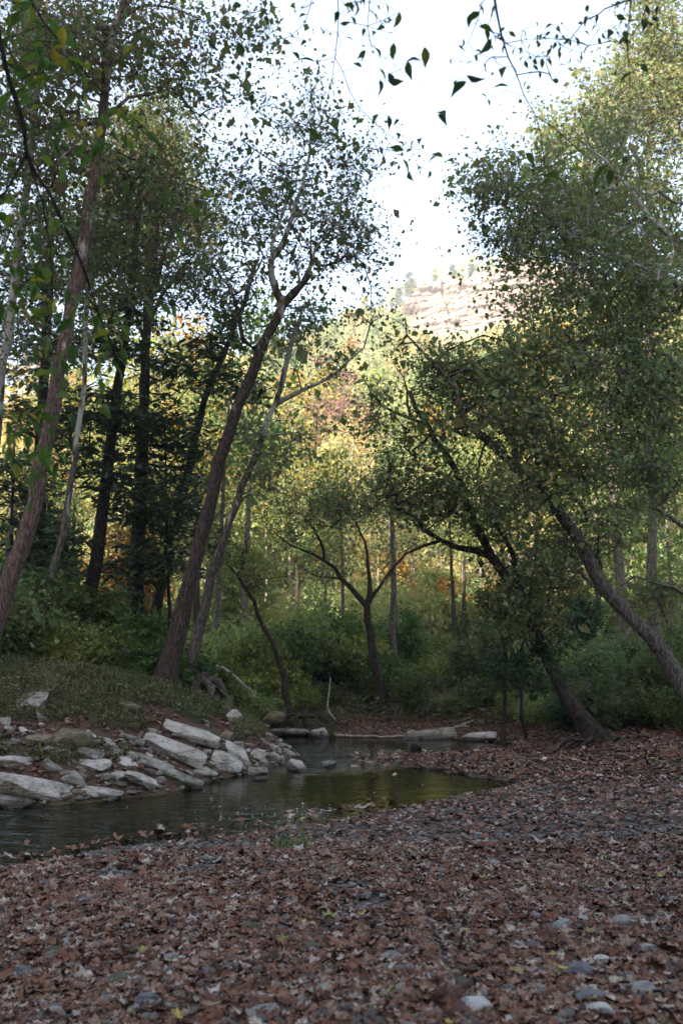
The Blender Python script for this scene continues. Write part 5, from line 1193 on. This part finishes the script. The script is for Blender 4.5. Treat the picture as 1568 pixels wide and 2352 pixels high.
# the larger cobbles, one by one
CM = {'white': m_rock('white_cobble', (.46, .45, .43), (.24, .23, .21), sc=3), 'pale grey': m_rock('pale_grey_cobble', (.25, .245, .235), (.12, .115, .11), sc=3), 'blue grey': m_rock('blue_grey_cobble', (.15, .155, .17), (.07, .07, .08), sc=3),
      'dark olive': m_rock('olive_cobble', (.085, .085, .06), (.04, .04, .03), sc=3), 'brown': m_rock('brown_cobble', (.16, .12, .09), (.07, .05, .04), sc=3)}
CSH = []
for k in range(7):
    v, f = rock_shape(rngr, 4, .72, 7, .03, (1, rngr.uniform(.65, .95), rngr.uniform(.38, .6)), 1.0); CSH.append((v, f))
def cobble(px, py, w, col, label, k, group=None):
    Y = hit(px, py, 5); q = P(px, py, Y); s = w / FPX * np.linalg.norm(q - CAM) / 2
    v, f = CSH[k % 7]
    o = link('cobble', mesh('cobble', v, f, True), CM[col]); o.location = (q[0], q[1], gz(q[0], q[1]) + s * .18); o.scale = (s, s, s); o.rotation_euler = (rngr.normal(0, .15), rngr.normal(0, .15), rngr.uniform(-.5, .5))
    tag(o, label, 'cobble', group or 'larger cobbles among the fallen leaves')
for k, a in enumerate([(1080, 2335, 105, 'white', 'long white cobble at the bottom edge, like a broken brick'), (1050, 2277, 85, 'dark olive', 'large dark olive cobble above the long white one'), (1396, 2228, 62, 'white', 'bright white flat cobble near the lower right'), (1340, 2246, 78, 'blue grey', 'long blue grey stone left of the bright white flat cobble'),
    (1418, 2132, 64, 'pale grey', 'upright pale grey cobble right of centre on the bar'), (1360, 2310, 90, 'blue grey', 'big blue grey stone near the bottom right corner'), (1376, 2345, 70, 'white', 'white cobble cut by the bottom edge near the right corner'), (1285, 2145, 66, 'pale grey', 'pale rounded cobble left of the upright grey one'), (1165, 2142, 50, 'pale grey', 'wedge shaped pale cobble in mid bar'),
    (1140, 1993, 44, 'pale grey', 'flat pale stone set in leaves beyond the middle'), (152, 2180, 52, 'pale grey', 'round pink grey cobble at the left'), (130, 2207, 60, 'dark olive', 'dark stone beside the round pink grey cobble'), (385, 2215, 58, 'pale grey', 'flat pale cobble left of centre'), (575, 2150, 66, 'dark olive', 'mossy dark cobble in mid left bar'), (712, 2194, 60, 'dark olive', 'squarish mossy cobble right of the other mossy one'),
    (550, 1928, 0, 'brown', ''), (262, 1932, 42, 'blue grey', 'dark lone stone at the near water edge'), (125, 2345, 64, 'pale grey', 'pale cobble at the bottom left corner'), (270, 2265, 78, 'dark olive', 'wide dark cobble low on the left'), (610, 2340, 80, 'pale grey', 'light cobble at the bottom edge left of the middle'), (470, 2245, 56, 'blue grey', 'blue grey cobble between two dark ones low on the left'), (985, 2130, 44, 'pale grey', 'small pale grey cobble in the centre'), (800, 2330, 60, 'blue grey', 'broad blue grey cobble at the bottom centre'),
    (1500, 2200, 70, 'pale grey', 'pale grey cobble by the right edge'), (1540, 2050, 40, 'brown', 'brown stone at the right edge'), (200, 2080, 46, 'blue grey', 'blue grey stone near the left shore'), (640, 1990, 44, 'pale grey', 'pale stone between the grass tuft and the water'), (835, 1810, 0, 'brown', ''), (1215, 2070, 40, 'dark olive', 'dark flat stone in mid bar to the right'), (900, 2210, 62, 'pale grey', 'pale slab like cobble in the lower middle'), (1240, 2290, 64, 'pale grey', 'rounded pale cobble in the lower right'), (50, 2250, 60, 'blue grey', 'blue grey cobble at the lower left edge'), (700, 2270, 58, 'brown', 'brown cobble in the lower middle'), (980, 2255, 50, 'blue grey', 'slate coloured cobble left of the large olive one'), (1470, 2290, 70, 'pale grey', 'pale cobble between leaves in the lower right corner'), (330, 2320, 70, 'blue grey', 'slate cobble low on the left'), (470, 2325, 66, 'dark olive', 'olive cobble at the bottom left of centre')]):
    if a[2]: cobble(a[0], a[1], a[2] * .9, a[3], a[4], k)
# single bright leaves that stand out of the carpet
M['yellow_leaf'] = m_leaf('yellow_fallen_leaf', [(.30, .25, .10), (.25, .19, .07)], trans=.1)
M['green_leaf'] = m_leaf('pale_green_fallen_leaf', [(.22, .27, .10), (.17, .23, .08)], trans=.1)
for px, py, mat, s, txt in [(755, 2128, 'green_leaf', .12, 'large pale green leaf lying in mid bar'), (1355, 2162, 'yellow_leaf', .085, 'yellow leaf between the pale cobbles on the right'), (895, 2308, 'yellow_leaf', .10, 'curled yellow leaf near the bottom edge'), (1188, 2262, 'yellow_leaf', .09, 'yellow leaf right of the large olive cobble'), (1268, 2224, 'yellow_leaf', .08, 'thin yellow leaf in the lower right'), (1108, 2034, 'yellow_leaf', .09, 'pale yellow leaf beyond the middle'), (330, 2205, 'yellow_leaf', .09, 'yellow leaf beside a flat pale cobble'), (290, 1990, 'green_leaf', .10, 'pale green leaf near the left shore'), (1520, 2030, 'yellow_leaf', .09, 'yellow leaf at the right edge')]:
    Y = hit(px, py, 6); q = P(px, py, Y); t = LB.copy(); t[:, 2] += 1.1 * t[:, 0] ** 2 + .5 * t[:, 1] ** 2 + .07 * rngl.normal(0, 1, len(t))
    R = rot(rngl.random(1) * 6.28, np.array([.12]), np.array([.1]))[0]
    o = link('leaf', mesh('leaf', (t @ R.T) * s * .8, LBF, False, {'tint': ('FACE', rngl.random(len(LBF)))}), M[mat]); o.location = (q[0], q[1], gz(q[0], q[1]) + .05)
    tag(o, txt, 'leaf', 'bright single leaves on the bar')
# grass tufts
def tuft(px, py, n, h, label, spread=.05):
    Y = hit(px, py, 8); q = P(px, py, Y); q[2] = gz(q[0], q[1])
    pos = np.stack([rngl.normal(0, spread, n), rngl.normal(0, spread, n), np.zeros(n)], -1)
    bl = np.array([[-.03, 0, 0], [.03, 0, 0], [.018, .6, .03], [0, 1, -.12], [-.018, .6, .03]]); bf = np.array([[0, 1, 2, 4]]); bf2 = np.array([[4, 2, 3, 3]])
    v, f, t = batch(bl, bf, pos, rot(rngl.random(n) * 6.28, rngl.normal(1.15, .3, n), rngl.normal(0, .4, n)) * (h * np.exp(rngl.normal(0, .25, n)))[:, None, None], rngl.random(n))
    f3 = (np.array([[4, 2, 3]])[None] + (np.arange(n) * 5)[:, None, None]).reshape(-1, 3)
    o = link('grass_tuft', mesh('grass_tuft', v, [f, f3], False, {'tint': ('FACE', np.concatenate([t, t]))}), M['leaf_lime']); o.location = tuple(q); tag(o, label, 'grass tuft', 'grass tufts on the bar')
tuft(655, 1962, 60, .16, 'left one of two thin green grass tufts on the leaf bar'); tuft(697, 1958, 50, .16, 'right one of two thin green grass tufts on the leaf bar')

# ground cover on the shaded banks
GRASS = (np.array([[-.03, 0, 0], [.03, 0, 0], [.02, .6, .02], [0, 1, -.10]]), np.array([[0, 1, 2, 3]]))
def cover(n, size, tmpl, sel, h=(.02, .25), pit=.1):
    far_ = sel is sel_far; x = rngl.uniform(-13, 14, n) if far_ else rngl.uniform(-11, 0, n); y = rngl.uniform(8, 32, n) if far_ else rngl.uniform(9.5, 24, n); p = np.stack([x, y], -1)
    ok = ~inside(p, POLY) & sel(x, y, p); x, y = x[ok], y[ok]
    z = ground(x, y); k = len(x)
    pos = np.stack([x, y, z + h[0] + (h[1] - h[0]) * rngl.random(k) ** 2], -1)
    return batch(tmpl[0], tmpl[1], pos, rot(rngl.random(k) * 6.28, rngl.normal(pit, .4, k), rngl.normal(0, .5, k)) * (size * np.exp(rngl.normal(0, .35, k)))[:, None, None], np.clip(rngl.random(k) * .8 + .25 * fbm(pos, .8, 2, 5), 0, 1))
def sel_left(x, y, p):
    d = dist_line(p, LEFT); g = fbm(p, .7, 3, 44)
    return (x < -.2) & (d < dist_line(p, NEAR)) & (d > .6) & ((d > 1.6) | (g > -.35)) & (x > -.6 * y)
def sel_far(x, y, p):
    d = dist_line(p, FARALL); return (y > np.interp(x, _fx, _fy)) & (d > 2.2 + .8 * vn(p, .6, 3)) & (x > -3) & (d < 12)
cl0 = cover(240000, .036, LEAFQ, sel_left, (.01, .16)); cl1 = cover(130000, .11, GRASS, sel_left, (-.02, .03), 1.15)
cl = (np.concatenate([cl0[0], cl1[0]]), np.concatenate([cl0[1], cl1[1] + len(cl0[0])]), np.concatenate([cl0[2], cl1[2] * .8])); cf_ = cover(110000, .085, LEAFQ, sel_far, (.01, .40))
M['cover'] = m_leaf('ground_cover_leaves', [(.05, .06, .028), (.08, .10, .04), (.12, .125, .055), (.14, .115, .06), (.17, .12, .075)], trans=.25)
tag(link('undergrowth', mesh('undergrowth', np.concatenate([cl[0], cf_[0]]), np.concatenate([cl[1], cf_[1] + len(cl[0])]), False, {'tint': ('FACE', np.concatenate([cl[2], cf_[2]]))}), M['cover']), 'low plants and weeds covering the shaded banks', 'undergrowth', kind='stuff')
# brown leaves on the left bank, in hollows between the rocks and on the far shore
def sel_bl(x, y, p):
    d = dist_line(p, LEFT); return (x < .2) & (d < dist_line(p, NEAR)) & (d > .25) & (d < 9) & (fbm(p, .8, 3, 46) > -.5)
def sel_bf(x, y, p):
    d = dist_line(p, FARALL); return (d < 6) & (y > np.interp(x, _fx, _fy) - .1) & (x > -2.5)
x = rngl.uniform(-12, 13, 120000); y = rngl.uniform(9, 27, 120000); p = np.stack([x, y], -1); ok = ~inside(p, POLY) & (sel_bl(x, y, p) | sel_bf(x, y, p)); x, y = x[ok], y[ok]
bl_ = litter(np.stack([x, y, ground(x, y)], -1), .062, .45, lt_tint(len(x)) * .8)
tag(link('bank_leaves', mesh('bank_leaves', bl_[0], bl_[1], False, {'tint': ('FACE', bl_[2])}), M['litter']), 'brown leaves scattered over both banks', 'leaves', kind='stuff')
# leaves and foam flecks afloat
q = []
for k in range(120):
    a = rngl.random()
    px, py = (rngl.normal(860, 110), rngl.normal(1862, 18)) if a < .45 else (rngl.normal(560, 120), rngl.normal(1865, 14)) if a < .7 else (rngl.uniform(450, 1080), rngl.uniform(1790, 1890))
    w = G(px, py, ZW); q.append(w)
q = np.array(q); q = q[inside(q[:, :2], POLY)]; n = len(q)
tv, tf = ICO[1]; v, f, t = batch(tv * [1.3, 1.3, .35], tf, q, np.eye(3)[None] * (.0042 * np.exp(rngl.normal(0, .4, n)))[:, None, None], np.ones(n))
m, nt, out, N, L = newmat('foam'); p = N('BsdfPrincipled', Roughness=.15); p.inputs['Base Color'].default_value = (.75, .8, .82, 1); L(p.outputs[0], out.inputs['Surface'])
tag(link('foam', mesh('foam', v, f, True), m), 'white foam flecks drifting on the pool', 'foam', kind='stuff')
fx = []
for k in range(500):
    px, py = rngl.uniform(800, 1180), rngl.normal(1745, 10)
    if rngl.random() < .35: px = rngl.uniform(0, 900); py = np.interp(px, [0, 130, 330, 600, 900], [1983, 1964, 1927, 1900, 1850]) - abs(rngl.normal(0, 9))
    fx.append(G(px, py, ZW))
fx = np.array(fx); fx = fx[inside(fx[:, :2], POLY)]; fx[:, 2] -= .008
fl = litter(fx, .085, .2, lt_tint(len(fx)))
tag(link('floating_leaves', mesh('floating_leaves', fl[0], fl[1], False, {'tint': ('FACE', fl[2])}), M['litter']), 'brown leaves floating at the edges of the pool', 'leaves', kind='stuff')
# ---------------------------------------------------------------- camera, sky, sun
cd = bpy.data.cameras.new('camera'); co = bpy.data.objects.new('camera', cd); COL.objects.link(co)
cd.sensor_fit = 'VERTICAL'; cd.sensor_height = 36; cd.lens = 36 * FPX / 2352; cd.clip_end = 3000; cd.clip_start = .05
co.location = tuple(CAM); co.rotation_euler = (math.pi / 2 + TH, 0, 0); SC.camera = co
cd.dof.use_dof = True; cd.dof.focus_distance = 11.0; cd.dof.aperture_fstop = 2.2
w = bpy.data.worlds.new('World'); SC.world = w; w.use_nodes = True
nt = w.node_tree; bg = nt.nodes['Background']; sk = nt.nodes.new('ShaderNodeTexSky'); sk.sky_type = 'NISHITA'; sk.sun_disc = False
sk.sun_elevation = SUN_EL; sk.sun_rotation = math.atan2(SUN_AZ[0], SUN_AZ[1]); sk.air_density = 1.0; sk.dust_density = 2.0; sk.ozone_density = 1.5
mx = nt.nodes.new('ShaderNodeMix'); mx.data_type = 'RGBA'; mx.blend_type = 'ADD'; mx.inputs[0].default_value = 1
nt.links.new(sk.outputs[0], mx.inputs[6]); mx.inputs[7].default_value = (1.00 * SKY_LIFT, 1.15 * SKY_LIFT, 1.30 * SKY_LIFT, 1)      # even pale blue added to whiten and brighten the clear sky
nt.links.new(mx.outputs[2], bg.inputs[0]); bg.inputs[1].default_value = SKY
sl = bpy.data.lights.new('sun', 'SUN'); so = bpy.data.objects.new('sun', sl); COL.objects.link(so); sl.energy = SUNE; sl.angle = math.radians(.55); sl.color = (1, .93, .80)
d = Vector((SUN_AZ[0] * math.cos(SUN_EL), SUN_AZ[1] * math.cos(SUN_EL), math.sin(SUN_EL)))
so.rotation_euler = d.to_track_quat('Z', 'Y').to_euler(); so.location = (0, -40, 60)
SC.view_settings.view_transform = 'Standard'; SC.view_settings.look = 'None'; SC.view_settings.gamma = 1; SC.view_settings.use_curve_mapping = False
SC.view_settings.exposure = EXPO
c = SC.cycles; c.max_bounces = 8; c.diffuse_bounces = 4; c.glossy_bounces = 3; c.transmission_bounces = 4; c.transparent_max_bounces = 12; c.sample_clamp_indirect = 6; c.caustics_reflective = False; c.caustics_refractive = False
c.use_denoising = True

if HAZE:
    import itertools
    # the box of air: from below the water to above the crest
    lo, hi = (-800, -400, -2.5), (800, 460, 205)
    hv_ = np.array(list(itertools.product(*zip(lo, hi)))); hv_[:, :] = hv_
    hf_ = np.array([[0, 1, 3, 2], [4, 6, 7, 5], [0, 4, 5, 1], [2, 3, 7, 6], [0, 2, 6, 4], [1, 5, 7, 3]])
    m, nt, out, N, L = newmat('air'); pv = N('VolumePrincipled'); pv.inputs['Color'].default_value = (.95, .96, .98, 1); pv.inputs['Density'].default_value = HAZE; pv.inputs['Anisotropy'].default_value = 0.0
    L(pv.outputs[0], out.inputs['Volume'])
    tag(link('haze', mesh('haze', hv_, hf_), m), kind='stuff')
    c.volume_bounces = 0; c.volume_step_rate = 10
